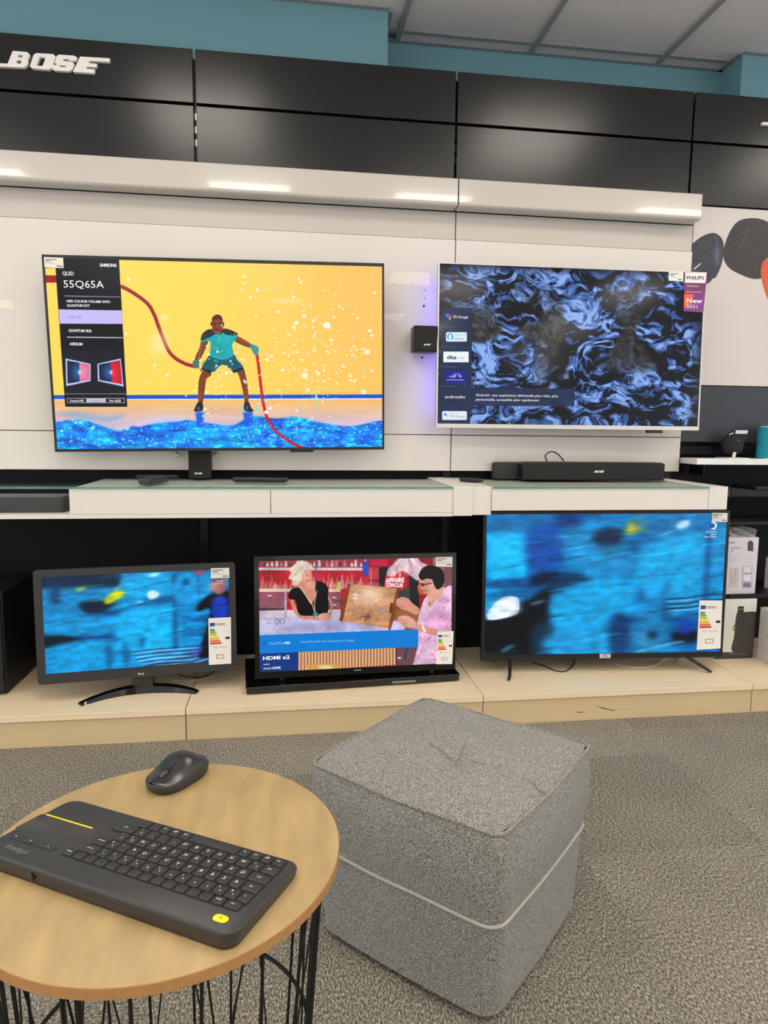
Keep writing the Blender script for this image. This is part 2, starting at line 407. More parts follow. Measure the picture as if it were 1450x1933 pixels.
# ceiling tiles one by one in and near the view, a plain slab over the rest of the shop
for i in range(-3, 5):
    for j in range(0, 4):
        xa = 0.48+0.6*i; ya = 3.09-0.6*j
        if j == 0: lo, hi = (xa+0.004, 3.094, ZC+0.001), (xa+0.596, 3.176, ZC+0.018)
        else: lo, hi = (xa+0.004, ya+0.004, ZC+0.001), (xa+0.596, ya+0.596, ZC+0.018)
        if j == 0 and (i < 0 or xa > 1.6): 
            if i < 0: continue
            hi = (2.0, hi[1], hi[2])
            if lo[0] > 1.98: continue
        if j == 1 and i == -1: lo = lo; 
        box('ceiling_tile', lo, hi, CEIL, ceiling, 0.002, 1)
boxes('ceiling_tile_field', [((X0, YB, ZC+0.002), (X1, 1.286, ZC+0.018)), ((X0, 1.294, ZC+0.002), (-1.324, 3.0, ZC+0.018)), ((3.484, 1.294, ZC+0.002), (X1, 3.0, ZC+0.018))], CEIL, ceiling)
for i in range(-3, 6):
    x = 0.48+0.6*i; box('grid_rail', (x-0.012, 0.0, ZC-0.006), (x+0.012, 3.176 if -0.2 < x < 2.0 else 3.02, ZC+0.003), CGRID, ceiling, 0.001, 1)
for j in range(0, 4):
    y = 3.09-0.6*j; box('grid_rail', (-1.4 if j else 0.41, y-0.012, ZC-0.0055), (3.5 if j else 2.005, y+0.012, ZC+0.003), CGRID, ceiling, 0.001, 1)
wb = [(X0, 2.955), (0.41, 2.955), (0.41, 3.176), (2.005, 3.176), (2.005, 3.02), (X1, 3.02), (X1, 3.35), (X0, 3.35)]
WP = Plane((0, 0, 0), (1, 0, 0), (0, 1, 0))
wall_back = S(extr('wall_back', WP, [wb], 0.0, ZC+0.02, BLUEW)); tag(wall_back, 'teal painted back wall stepping in behind the black fascia', 'wall')
tm = [(0.41, 2.955), (0.41, 3.176), (2.005, 3.176), (2.005, 3.02), (X1, 3.02)]
def angle_trim(pts, name):
    lst = []
    for (xa, ya), (xb, yb) in zip(pts[:-1], pts[1:]):
        lst.append(((min(xa, xb)-0.002, min(ya, yb)-0.022 if ya == yb else min(ya, yb), ZC-0.005), (max(xa, xb)+0.02 if xa == xb else max(xa, xb), max(ya, yb)-0.001, ZC+0.002)))
    return boxes(name, lst, CGRID, ceiling)
angle_trim([(X0, 2.955), (0.41, 2.955)], 'edge_trim')
angle_trim([(0.41, 3.176), (2.005, 3.176)], 'edge_trim'); angle_trim([(2.005, 3.02), (X1, 3.02)], 'edge_trim')
box('edge_trim', (0.411, 2.955, ZC-0.005), (0.43, 3.176, ZC+0.002), CGRID, ceiling); box('edge_trim', (1.985, 3.02, ZC-0.005), (2.004, 3.176, ZC+0.002), CGRID, ceiling)
for nm, lo, hi in (('wall_front', (X0, YB-0.1, 0), (X1, YB, ZC+0.02)),):
    w = S(box(nm, lo, hi, PALEW)); tag(w, {'wall_front': 'pale wall of the shop behind the viewer'}[nm], 'wall')

# unseen glazed shop fronts, added left and right to let in daylight fill
for XW, nm, lb in ((X0, 'fill_window_left', 'glazed shop front far off to the left of the display'), (X1, 'fill_window_right', 'glazed shop front far off to the right of the display')):
  wlft = S(thing(nm, lb, 'added shop window', (XW, -1.7, 0)))
  for y in [YB+0.05+1.9*k for k in range(5)]+[2.9]: box('mullion', (XW-0.03, y-0.03, 0), (XW+0.03, y+0.03, ZC), PALEW, wlft)
  for z in (0.05, 2.6): box('transom', (XW-0.03, YB, z-0.05), (XW+0.03, 2.95, z+0.05), PALEW, wlft)

# ceiling light panels: the pale squares mirrored in the fascia, the pelmet and the screens
DIFF = mat('lit_diffuser', (250, 250, 250), 0.5, var=0, emit=(255, 255, 255), estr=LAMP_STRENGTH)
DIFF.node_tree.nodes['Principled BSDF'].inputs['Emission Color'].default_value = LAMP_COLOUR
LROWS = [(1.59, (-2.22, -0.42, 1.38, 3.1)), (0.2, (-2.0, -0.25, 1.05, 2.9)), (-1.41, (-2.22, -0.42, 1.38, 3.18)), (-3.21, (-2.22, -0.42, 1.38, 3.18)), (-5.01, (-2.22, -0.42, 1.38, 3.18))]
for y, XS in LROWS:
    for x in XS:
        t = thing('ceiling_light', 'square white light panel set in the tile ceiling out of view', 'ceiling light', (x, y, ZC-0.012), 0, 'ceiling light panels')
        boxes('frame', [((x-0.298, y-0.298, ZC-0.012), (x+0.298, y-0.275, ZC)), ((x-0.298, y+0.275, ZC-0.012), (x+0.298, y+0.298, ZC)), ((x-0.298, y-0.275, ZC-0.012), (x-0.275, y+0.275, ZC)), ((x+0.275, y-0.275, ZC-0.012), (x+0.298, y+0.275, ZC))], INKW, t)
        box('diffuser', (x-0.274, y-0.274, ZC-0.008), (x+0.274, y+0.274, ZC-0.002), DIFF, t)

# ------------------------------------------------------------------ display wall
YF, YBK = 2.82, 2.865                       # front of the panels, front of the black backing
JX = [-1.342, -0.337, 0.668, 1.672, 2.677]
bay_txt = ['black display wall bay carrying the big white lettering sign at its top', 'black display wall bay behind the yellow-picture television and the small low television',
           'black display wall bay behind the rippling-water television', 'black display wall bay at the photo edge beside the speaker poster']
bays = []
for i in range(4):
    xa, xb = JX[i], JX[i+1]
    t = thing('display_bay', bay_txt[i], 'display wall', ((xa+xb)/2, YBK, 0), 0, 'black display wall bays')
    bays.append(t)
    box('back_panel', (xa+0.004, YBK, 0.0), (xb-0.004, YBK+0.02, 2.44), BLACKB, t)
    box('upright', (xa-0.016, YF+0.032, 0.0), (xa+0.016, YBK-0.001, 2.43), BLACKM, t, 0.001, 1)
    for k in range(9):
        z = 2.42-0.047*k
        box('upright_slot', (xa-0.003, YF+0.0305, z-0.016), (xa+0.003, YF+0.033, z+0.008), STEEL if k in (4, 5, 6) else BLACKM, t)
fas = {}
ftxt = [('black fascia panel with the big white lettering, over the left end of the display wall', 'plain black fascia panel directly under the white lettering panel'),
        ('upper black fascia panel above the yellow-picture television', 'lower black fascia panel above the yellow-picture television, resting behind the long pelmet'),
        ('upper black fascia panel above the rippling-water television', 'lower black fascia panel above the rippling-water television, behind the shorter pelmet'),
        ('upper black fascia panel over the speaker poster', 'lower black fascia panel just above the speaker poster')]
for i in range(4):
    xa, xb = JX[i], JX[i+1]
    for k, (za, zb) in enumerate(((2.264, 2.453), (1.99 if i < 3 else 2.012, 2.254))):
        t = thing('fascia_panel', ftxt[i][k], 'fascia panel', ((xa+xb)/2, YF, za), 0, 'black fascia panels'); fas[i, k] = t
        box('panel', (xa+0.005, YF, za), (xb-0.005, YF+0.02, zb), BLACKP, t, 0.0015, 2)
        for x in (xa+0.03, xb-0.03): box('hook', (x-0.008, YF+0.0201, za+0.05), (x+0.008, YF+0.0315, za+0.12), BLACKM, t)
# white sign letters on the first panel
SP = Plane((0, YF, 0), (1, 0, 0), (0, 0, 1))
cl = crop(0, 60, 3.625)
SIGN = mat('white_sign_acrylic', (240, 236, 232), 0.35, var=0.01); 
LET = [[[(97,145),(195,152),(212,168),(208,190),(196,203),(203,217),(193,245),(172,258),(0,250),(-90,245),(-90,222),(0,228),(62,232)], [(137,172),(165,174),(161,190),(131,188)], [(127,208),(157,210),(152,231),(120,229)]],
       [[(255,160),(372,166),(390,182),(365,258),(345,272),(232,264),(214,248),(238,174)], [(280,186),(322,189),(300,248),(257,245)]],
       [[(408,170),(515,177),(537,190),(527,213),(478,210),(482,202),(441,200),(437,212),(505,220),(518,236),(503,270),(480,283),(380,277),(362,262),(372,239),(420,243),(416,254),(457,256),(461,246),(395,238),(383,225),(395,182)]],
       [[(556,183),(757,195),(754,220),(690,216),(620,212),(613,227),(671,233),(664,256),(603,251),(598,266),(657,271),(648,296),(508,287)]]]
for lp in LET: extr('sign_letter', SP, lp, 0.0, 0.014, SIGN, fas[0, 0], None, cl)
extr('sign_letter', SP, [[(1436,233),(1470,235),(1470,240),(1436,238)]], 0.0, 0.014, SIGN, fas[3, 0], None, lambda x, y: (x, y))

# white pelmets with a rounded lower edge, and the white boards under them
def pelmet(xa, xb, label):
    t = thing('light_pelmet', label, 'pelmet', ((xa+xb)/2, YF, 1.93), 0, 'white pelmets')
    prof = [(2.752, 2.030), (2.7495, 2.024), (2.7495, 1.943)]+[(2.7495+0.014*(1-math.cos(a)), 1.943-0.014*math.sin(a)) for a in (math.radians(d) for d in range(4, 91, 4))]+[(2.819, 1.929), (2.819, 1.944), (2.765, 1.944), (2.765, 2.016), (2.819, 2.016), (2.819, 2.030)]
    P = Plane((xa, 0, 0), (0, -1, 0), (0, 0, 1))          # looking along +x from the end
    L = [[(-y, z) for y, z in prof]]
    extr('pelmet_body', P, L, 0.0, -(xb-xa), GLOSSW, t)
    box('end_cap', (xb-0.003, 2.752, 1.932), (xb, 2.818, 2.028), GLOSSW, t)
    return t
pelmet(-1.342, 0.664, 'long glossy white pelmet above the yellow-picture television'); pelmet(0.669, 1.690, 'shorter glossy white pelmet above the rippling-water television')
def board(xa, xb, label):
    t = thing('wall_board', label, 'wall board', ((xa+xb)/2, YF, 0.889), 0, 'white wall boards')
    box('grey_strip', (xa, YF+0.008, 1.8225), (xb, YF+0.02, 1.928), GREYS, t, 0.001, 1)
    for za, zb in ((1.0395, 1.8195), (0.889, 1.0365)):
        box('board', (xa, YF, za), (xb, YF+0.02, zb), WHITE, t, 0.001, 1)
    return t
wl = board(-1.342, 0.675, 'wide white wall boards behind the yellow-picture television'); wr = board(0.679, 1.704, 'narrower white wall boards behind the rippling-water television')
# torn paper left on the boards, drill holes, bracket screws
WPL = Plane((0, YF, 0), (1, 0, 0), (0, 0, 1))
c5 = crop(720, 460, 3.816)
def torn(pts, px, parent):
    rnd = random.Random(len(pts)); P = []
    for i, (x, y) in enumerate(pts):
        x2, y2 = pts[(i+1) % len(pts)]; n = max(1, int(math.hypot(x2-x, y2-y)/12))
        for k in range(n): P.append((x+(x2-x)*k/n+rnd.uniform(-2.4, 2.4), y+(y2-y)*k/n+rnd.uniform(-2.4, 2.4)))
    extr('torn_paper_patch', WPL, [P], 0.0, 0.0006, PATCHW, parent, None, px)
torn([(85,203),(350,210),(350,303),(240,298),(140,296),(36,284),(62,250)], c5, wl)
torn([(-20,502),(60,503),(175,502),(178,516),(158,530),(130,560),(70,548),(-20,552)], c5, wl)
torn([(-12,-8),(122,-2),(138,72),(185,80),(120,84),(-12,76)], crop(0, 567, 5.37), wl)
def disc(name, x, y, r, m, parent, h=0.0008):
    u, v = WPL.hit(*c5(x, y)); extr(name, WPL, [[(u+r*math.cos(a), v+r*math.sin(a)) for a in (math.pi*k/6 for k in range(12))]], 0.0, h, m, parent)
disc('drill_hole', 306, 450, 0.0046, DARKGAP, wl); disc('drill_hole', 294, 819, 0.0046, DARKGAP, wl)
for x, y in ((311, 335), (311, 395)):
    disc('screw', x, y, 0.0042, STEEL, wl, 0.006)

# poster board and dark boards of the last bay
PB = mat('poster_board', (214, 206, 200), 0.5, var=0.01)
PPL = Plane((0, 2.828, 0), (1, 0, 0), (0, 0, 1))
pz1 = min(2.008, at(1380, 388, 2.828).z); pz0 = at(1380, 728, 2.828).z
post = thing('speaker_poster', 'white poster board printed with dark and orange speakers beside the television', 'poster', (2.2, 2.828, pz0))
pic = Pic(PPL, 1.707, 2.66, pz0, pz1, 1400, crop(1060, 380, 3.718))
pic.a[:] = np.array((209, 200, 196))/255.0
n_ = fbm(pic.H, pic.W, 60, 60, 3, 2)
def shape(pts, c0, c1, dirx=1):
    g = np.linspace(0, 1, pic.W)[None, :, None]*np.ones((pic.H, 1, 1)); A = pic.t(pts[0][0], 0)
    xs = [pic.t(*q)[0] for q in pts]; x0_, x1_ = min(xs), max(xs)
    f = np.clip((np.arange(pic.W)-x0_)/(x1_-x0_), 0, 1)[None, :, None]
    im = (np.array(c0)*(1-f)+np.array(c1)*f)/255.0*np.ones((pic.H, 1, 1))+(n_[..., None]-0.5)*0.06
    pic.smooth(pts, im.astype(np.float32), 1, 0.6)
shape([(850,350),(915,300),(990,245),(1070,222),(1125,260),(1140,330),(1125,440),(1085,530),(1060,545),(1030,575),(930,600),(850,560)], (40,44,60), (52,50,58))
pic.smooth([(930,470),(975,435),(980,440),(935,478)], (190,190,195)); pic.ell(1092, 380, 18, 75, (95,108,150), 0.7, 14)
pic.line([(1075,228),(1098,300),(1090,420)], 5, (110,118,150), 0.8, 3, True)
shape([(1145,310),(1190,200),(1250,135),(1350,118),(1440,140),(1510,200),(1530,320),(1480,460),(1430,530),(1350,545),(1260,515),(1180,470),(1138,400)], (44,40,42), (58,50,48))
pic.line([(1315,190),(1250,330)], 7, (96,86,84), 0.8, 3); pic.line([(1440,330),(1350,370)], 3, (90,82,80), 0.7, 2)
shape([(1400,480),(1440,400),(1560,360),(1700,420),(1720,600),(1600,720),(1480,730),(1420,610)], (206,84,40), (225,110,60))
pic_quad('poster_print', pic, 0.0, pic_material('poster_print', pic.image('poster'), False, 0.45), post, 0.003)
box('backing', (1.707, 2.8315, pz0), (2.66, 2.842, pz1), PB, post)
t = thing('slate_panel', 'dark slate panel between the speaker poster and the white product shelf', 'panel', (2.18, 2.83, 0.955))
box('upper_board', (1.706, 2.829, 1.02), (2.66, 2.846, pz0-0.004), mat('dark_slate_panel', (44, 48, 57), 0.5, var=0.05), t)
box('lower_board', (1.706, 2.829, 0.965), (2.66, 2.846, 1.0), BLACKB, t)

# ------------------------------------------------------------------ white shelf cabinets with glass tops
ZS = 0.858; FY = 2.385
def P_(px, py, Y=FY): return at(px, py, Y)
xA, xB, xC, xD, xE, xF, xG = P_(131,950).x, P_(511,950).x, P_(855,950).x, P_(892,950).x, P_(929,950).x, P_(1338,940).x, P_(1374,930).x
zb_ = 0.752; zr_ = 0.772
def glass_top(parent, xa, xb, y0=FY-0.004, y1=2.85):
    box('glass_top', (xa, y0, ZS-0.006), (xb, y1, ZS), GLASS, parent)
    box('glass_edge', (xa, y0-0.0006, ZS-0.0062), (xb, y0-0.0001, ZS+0.0002), GLASSEDGE, parent)
lu = thing('media_shelf', 'long white wall shelf with glass top under the yellow-picture television', 'shelf', (-0.3, 2.6, zb_), 0, 'white wall shelves')
xL = -1.342
box('shelf_base', (xL, FY, zb_), (xC, 2.85, zb_+0.014), WHITE, lu, 0.001, 1)
box('front_panel', (xA, FY, zb_+0.0145), (xB-0.001, FY+0.018, ZS-0.0065), WHITE, lu, 0.001, 1)
box('front_panel', (xB+0.001, FY, zb_+0.0145), (xC, FY+0.018, ZS-0.0065), WHITE, lu, 0.001, 1)
box('divider', (xA, FY+0.0185, zb_+0.0145), (xA+0.016, 2.85, ZS-0.0065), WHITE, lu)
box('end_panel', (xC-0.016, FY+0.0185, zb_+0.0145), (xC, 2.85, ZS-0.0065), WHITE, lu)
box('lid', (xA+0.0165, FY+0.0185, ZS-0.0125), (xC-0.0165, 2.85, ZS-0.0068), WHITE, lu)
glass_top(lu, xL, xC)
sp = thing('shelf_spacer', 'narrow white filler box between the two glass-topped shelves', 'shelf', (xD, 2.6, zb_))
box('filler', (xC+0.001, FY-0.002, zb_+0.002), (xD, 2.85, ZS+0.002), WHITE, sp, 0.001, 1)
box('filler', (xD+0.0005, FY+0.006, zb_+0.004), (xE-0.001, 2.85, ZS), WHITE, sp, 0.001, 1)
ru = thing('media_shelf', 'shorter white wall shelf with glass top under the soundbar', 'shelf', (1.2, 2.6, zb_), 0, 'white wall shelves')
box('front_panel', (xE, FY, zr_), (xF-0.001, FY+0.018, ZS-0.0065), WHITE, ru, 0.001, 1)
box('shelf_base', (xE, FY+0.0185, zr_), (xF, 2.85, zr_+0.014), WHITE, ru)
box('lid', (xE, FY+0.0185, ZS-0.0125), (xF-0.001, 2.85, ZS-0.0068), WHITE, ru)
glass_top(ru, xE, xF-0.0005)
box('end_panel', (xF, FY-0.001, zr_), (xG, 2.85, ZS+0.001), WHITE, ru, 0.001, 1)

# ------------------------------------------------------------------ maple plinths along the floor
ZP, PY = 0.1135, 2.30
PX = [-1.37, -0.345, 0.693, 1.75, 2.68]
ptxt = ['maple plinth under the small charcoal television', 'maple plinth under the middle low television on its black base', 'maple plinth under the blue-picture television on splayed feet', 'maple plinth under the boxed products at the photo edge']
for i in range(4):
    xa, xb = PX[i]+0.0015, PX[i+1]-0.0015
    t = thing('display_plinth', ptxt[i], 'plinth', ((xa+xb)/2, 2.58, 0), 0, 'maple plinths')
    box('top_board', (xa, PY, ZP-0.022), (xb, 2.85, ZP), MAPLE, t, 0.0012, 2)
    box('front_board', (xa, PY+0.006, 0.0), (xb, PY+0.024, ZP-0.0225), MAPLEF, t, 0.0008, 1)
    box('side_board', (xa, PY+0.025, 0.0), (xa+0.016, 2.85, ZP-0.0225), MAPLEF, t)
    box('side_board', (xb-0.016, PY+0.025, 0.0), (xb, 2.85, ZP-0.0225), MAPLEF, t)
    if i == 2:
        q = lambda x, y: (at(x, y, PY+0.006).x, at(x, y, PY+0.006).z)
        FP = Plane((0, PY+0.006, 0), (1, 0, 0), (0, 0, 1)); SCR = mat('scuff_mark', (120, 92, 60), 0.8, var=0.1)
        extr('scuff_mark', FP, [[(1122,1331),(1140,1336),(1161,1341),(1160,1342.3),(1138,1338)]], None, 0.0004, SCR, t, None, lambda x, y: (x, y))
        extr('scuff_mark', FP, [[(1083,1344),(1095,1343.4),(1107,1344.4),(1095,1345.6)]], None, 0.0004, SCR, t, None, lambda x, y: (x, y))

# ------------------------------------------------------------------ televisions
def use(pic, px):
    pic.px = px; f = px or (lambda x, y: (x, y))
    q0, q1 = pic.pl.hit(*f(500, 500)), pic.pl.hit(*f(510, 500)); pic.k = abs(q1[0]-q0[0])/10/(pic.u1-pic.u0)*pic.W
def tv_plane(c, yaw, tilt, roll):
    yaw, tilt, roll = map(math.radians, (yaw, tilt, roll))
    a = Vector((math.cos(yaw), math.sin(yaw), 0)); n = Vector((math.sin(yaw), -math.cos(yaw), 0))
    b = Vector((0,0,1))*math.cos(tilt)+n*math.sin(tilt)
    a, b = a*math.cos(roll)+b*math.sin(roll), b*math.cos(roll)-a*math.sin(roll)
    return Plane(c, a, b)
SCREENTXT = glow('lit_white_pixels', (245, 248, 255)); SCREENGREY = glow('lit_grey_pixels', (120, 116, 140)); SCREENTEAL = glow('lit_pale_teal_pixels', (140, 200, 225)); SCREENNAVY = glow('lit_navy_pixels', (20, 26, 70))
SCREENDIM = glow('lit_dim_pixels', (88, 95, 110))
def tv(label, c, yaw, tilt, roll, w, h, bez, base, bezel_mat, depth=0.03, radius=0.002, rear=True, front_mat=None):
    pl = tv_plane(c, yaw, tilt, roll)
    t = thing('television', label, 'television', base, math.radians(yaw), 'switched-on televisions')
    bl, br, bt, bb = bez; hw, hh = w/2, h/2; Mx = pl.mx()
    inner = [(-hw+bl, -hh+bb), (hw-br, -hh+bb), (hw-br, hh-bt), (-hw+bl, hh-bt)]
    extr('bezel', pl, [rrect(hw, hh, radius, 4), inner], -0.012, 0.0, bezel_mat, t, 30)
    extr('rear_housing', pl, [rrect(hw-0.001, hh-0.001, radius, 4)], -depth, -0.0121, PLASTB, t, 30)
    if rear: box('rear_electronics', (-w*0.3, -hh+0.02, -depth-0.03), (w*0.3, hh*0.2, -depth-0.0002), PLASTB, t, 0.006, 2, Mx)
    pic = Pic(pl, inner[0][0], inner[1][0], inner[0][1], inner[2][1], 1280)
    return t, pl, pic
def screen(t, pic, name, rough=0.2, strength=1.0):
    return pic_quad('screen', pic, -0.0015, pic_material(name, pic.image(name), True, rough, strength), t, 0.003)
LABELG = mat('pale_grey_print', (188, 185, 180), 0.7, var=0)
def price_card(t, pl, pts, lines=True, px=None):
    o = extr('price_card', pl, [pts], 0.0, 0.0012, LABELW, t, None, px)
    f = px or (lambda x, y: (x, y)); P = [f(*q) for q in pts]; (x0, y0), (x1, y1), (x2, y2), (x3, y3) = P
    def q(u, v): return (x0+(x1-x0)*u+(x3-x0)*v, y0+(y1-y0)*u+(y3-y0)*v)
    hh = abs(y3-y0)
    for u0, u1, v0, v1, m in ((0.07, 0.66, 0.16, 0.25, INKG), (0.07, 0.38, 0.32, 0.41, INKG), (0.07, 0.5, 0.5, 0.54, LABELG), (0.07, 0.8, 0.6, 0.64, LABELG), (0.64, 0.94, 0.76, 0.88, INKG)):
        extr('print_line', pl, [[q(u0, v0), q(u1, v0), q(u1, v1), q(u0, v1)]], None, 0.0016, m, o, None, lambda x, y: (x, y))
    return o
EUB = mat('eu_blue_print', (40, 60, 140), 0.7, var=0)
ARROWS = [mat('arrow_print_%s' % n, c, 0.7, var=0) for n, c in (('dark_green', (20,130,60)), ('green', (70,160,60)), ('lime', (160,190,50)), ('yellow', (240,215,40)), ('amber', (240,165,50)), ('orange', (225,95,45)), ('red', (205,40,45)))]
def energy_card(t, pl, pts, letter_row=5, watts='22', px=None):
    """EU energy label: flag, ENERG, seven arrows, the class arrow, consumption; the square code is left off."""
    o = extr('energy_label', pl, [pts], 0.0, 0.0010, LABELW, t, None, px)
    f = px or (lambda x, y: (x, y)); (x0, y0), (x1, y1), (x2, y2), (x3, y3) = [f(*q) for q in pts]
    def q(u, v):
        ax, ay = x0+(x1-x0)*u, y0+(y1-y0)*u; bx, by = x3+(x2-x3)*u, y3+(y2-y3)*u
        return (ax+(bx-ax)*v, ay+(by-ay)*v)
    I = lambda x, y: (x, y); H = abs(y3-y0)
    extr('flag', pl, [[q(0.06,0.1), q(0.27,0.1), q(0.27,0.175), q(0.06,0.175)]], None, 0.0014, EUB, o, None, I)
    lettering('lettering', 'ENERG', pl, q(0.29, 0.165), q(0.74, 0.165), H*0.055, INKK, o, 0.0014)
    for i in range(7):
        v = 0.235+0.048*i; e = 0.24+0.05*i
        extr('class_arrow', pl, [[q(0.06,v), q(e,v), q(e+0.06,v+0.019), q(e,v+0.038), q(0.06,v+0.038)]], None, 0.0014, ARROWS[i], o, None, I)
    v = 0.235+0.048*letter_row-0.06
    extr('class_mark', pl, [[q(0.94,v), q(0.8,v), q(0.72,v+0.026), q(0.8,v+0.052), q(0.94,v+0.052)]], None, 0.0014, INKK, o, None, I)
    lettering('lettering', watts, pl, q(0.22, 0.645), q(0.36, 0.645), H*0.032, INKK, o, 0.0014); lettering('lettering', 'kWh/1000h', pl, q(0.42, 0.645), q(0.82, 0.645), H*0.024, INKG, o, 0.0014)
    a, b, c, d = q(0.34,0.79), q(0.68,0.79), q(0.68,0.88), q(0.34,0.88)
    a2, b2, c2, d2 = q(0.37,0.803), q(0.65,0.803), q(0.65,0.867), q(0.37,0.867)
    extr('screen_pictogram', pl, [[a, b, c, d], [a2, b2, c2, d2]], None, 0.0014, INKG, o, None, I)
    return o

# ---- 1: the yellow picture
t1, pl, pic = tv('wall-hung television showing a man swinging red ropes on yellow', (-0.244, 2.70, 1.322), -0.813, 1.226, 0.867, 1.235, 0.705, (0.009, 0.008, 0.012, 0.011), (-0.244, 2.76, 0.97), PLASTB, 0.026)
rng = np.random.default_rng(5)
H_, W_ = pic.H, pic.W
xx = np.linspace(0, 1, W_)[None, :, None]; yy = np.linspace(0, 1, H_)[:, None, None]
A = np.array((255, 224, 98))/255; B = np.array((254, 198, 104))/255; C = np.array((255, 206, 78))/255
k = np.clip((xx-0.45)/0.5, 0, 1); pic.a[:] = (A*(1-k)+B*k)*(1-0.35*yy)+C*0.35*yy
c4, c3 = crop(350, 460, 3.537), crop(60, 460, 3.625)
use(pic, None)
for i in range(28): pic.a[int(H_*0.79)+i*0:, :, :] *= 1
fl = np.array((250, 190, 95))/255; fl2 = np.array((214, 190, 214))/255
y0_ = int(pic.t(400, 752)[1]); y1_ = int(pic.t(400, 800)[1])
g = np.clip((np.arange(H_)-y0_)/(y1_-y0_), 0, 1)[:, None, None]; m_ = (np.arange(H_) >= y0_)[:, None, None]
pic.a = np.where(m_, fl*(1-g)+fl2*g+(fbm(H_, W_, 6, 30, 9)[..., None]-0.5)*0.1, pic.a).astype(np.float32)
pic.poly([(60,746),(735,744.5),(735,752),(60,754)], (10, 82, 205)); pic.poly([(60,753.5),(735,751.5),(735,754),(60,756)], (250,235,225), 0.8)
wn = fbm(H_, W_, 30, 26, 20, 4); wn = np.clip((wn-0.32)/0.36, 0, 1)[..., None]
wat = (np.array((0, 92, 222))/255*(1-wn)+np.array((10, 165, 255))/255*wn); sp_ = fbm(H_, W_, 220, 120, 31, 2); wat = wat+np.clip((sp_-0.72)*5, 0, 1)[..., None]*np.array((0.5, 0.6, 0.35))
stk = fbm(H_, W_, 14, 90, 37, 3)[..., None]; wat = wat*(0.72+0.56*stk)+np.clip((fbm(H_, W_, 40, 60, 41, 3)[..., None]-0.6)*2.2, 0, 0.5)*np.array((0.3, 0.8, 0.7))
wat = wat.astype(np.float32)
pic.smooth([(90,806),(150,792),(185,802),(222,812),(255,801),(300,790),(340,791),(400,800),(440,803),(475,786),(520,790),(560,787),(600,796),(660,805),(740,797),(745,870),(80,870)], wat, 1, 1.2)
pic.smooth([(255,800),(300,788),(350,790),(340,795),(290,800),(262,806)], (225,205,225), 0.9, 1.0); pic.smooth([(222,806),(290,788),(330,783),(300,794),(250,806),(226,812)], (220,200,222), 0.7, 1.5)
pic.smooth([(105,782),(140,776),(200,786),(240,780),(210,796),(150,790)], (40,150,240), 0.35, 3)
for x, w_ in ((377, 8), (468, 9)): pic.poly([(x-w_,778),(x+w_,778),(x+w_*0.7,806),(x-w_*0.6,806)], (0, 92, 235), 0.95, 1.5)
use(pic, c4)
RP = [(-440,45),(-400,60),(-340,100),(-300,150),(-270,220),(-230,310),(-180,390),(-130,460),(-80,520)]
pic.px = c3; use(pic, c3)
pic.line([(560,282),(620,296),(700,340),(790,408),(835,480),(865,560),(895,640),(935,730),(985,785),(1060,825),(1130,842)], 24, (150, 28, 38), 1, 1, True)
pic.line([(560,277),(620,290),(700,334),(790,402),(840,480),(870,560),(900,640),(940,728),(990,780),(1060,820)], 8, (205, 70, 78), 0.8, 2, True)
pic.poly([(94,216),(200,216),(200,266),(94,266)], (165, 25, 30)); 
for pts_, cs in (([(560,282),(620,296),(700,340),(790,408),(835,480),(865,560),(895,640),(935,730),(985,785),(1060,825),(1130,842)], ((120,18,30), (196,60,70))),):
    SPL = spline([(x, y, 0) for x, y in pts_], 14)
    for i, p in enumerate(SPL):
        d = SPL[min(i+1, len(SPL)-1)]-SPL[max(i-1, 0)]; pic.ell(p.x+rng.uniform(-4, 4), p.y+rng.uniform(-4, 4), 8, 3.2, cs[i % 2], 0.75, 0.8, math.atan2(d.y, d.x)+0.9, 8)
pic.ell(870, 680, 60, 80, (255, 245, 205), 0.55, 30); pic.ell(905, 505, 28, 20, (255,240,190), 0.7, 8)
use(pic, c4)
pic.line([(470,700),(485,790),(497,890),(510,1000),(525,1090),(545,1160),(590,1235),(650,1290),(720,1335),(800,1370)], 19, (196, 12, 42), 1, 1, True)
pic.line([(466,700),(480,790),(492,890),(505,1000),(520,1090),(540,1165),(586,1240)], 6, (240, 60, 80), 0.7, 1.5, True)
SPL = spline([(x, y, 0) for x, y in [(470,700),(485,790),(497,890),(510,1000),(525,1090),(545,1160),(590,1235),(650,1290),(720,1335),(800,1370)]], 14)
for i, p in enumerate(SPL):
    d = SPL[min(i+1, len(SPL)-1)]-SPL[max(i-1, 0)]; pic.ell(p.x+rng.uniform(-4, 4), p.y+rng.uniform(-3, 3), 8, 3.2, ((146,4,26), (236,50,76))[i % 2], 0.75, 0.8, math.atan2(d.y, d.x)+0.9, 8)
SK, SKD = (128, 62, 36), (84, 36, 26)
# legs, shoes
pic.smooth([(120,850),(165,850),(170,880),(140,905),(128,985),(115,1060),(88,1060),(85,985),(92,900)], SK); pic.line([(105,900),(98,1040)], 10, (170,92,60), 0.6, 3)
pic.smooth([(335,830),(385,830),(405,890),(418,980),(420,1065),(398,1065),(385,985),(360,890)], SK); pic.line([(395,900),(408,1040)], 9, (170,92,60), 0.5, 3)
pic.smooth([(82,1060),(112,1062),(118,1105),(95,1120),(58,1118),(62,1100)], (28,34,40)); pic.smooth([(396,1060),(424,1060),(436,1090),(455,1115),(430,1124),(392,1108)], (28,34,40))
pic.ell(88, 1100, 9, 14, (40,120,140), 0.8); pic.ell(412, 1095, 8, 16, (40,120,140), 0.8)
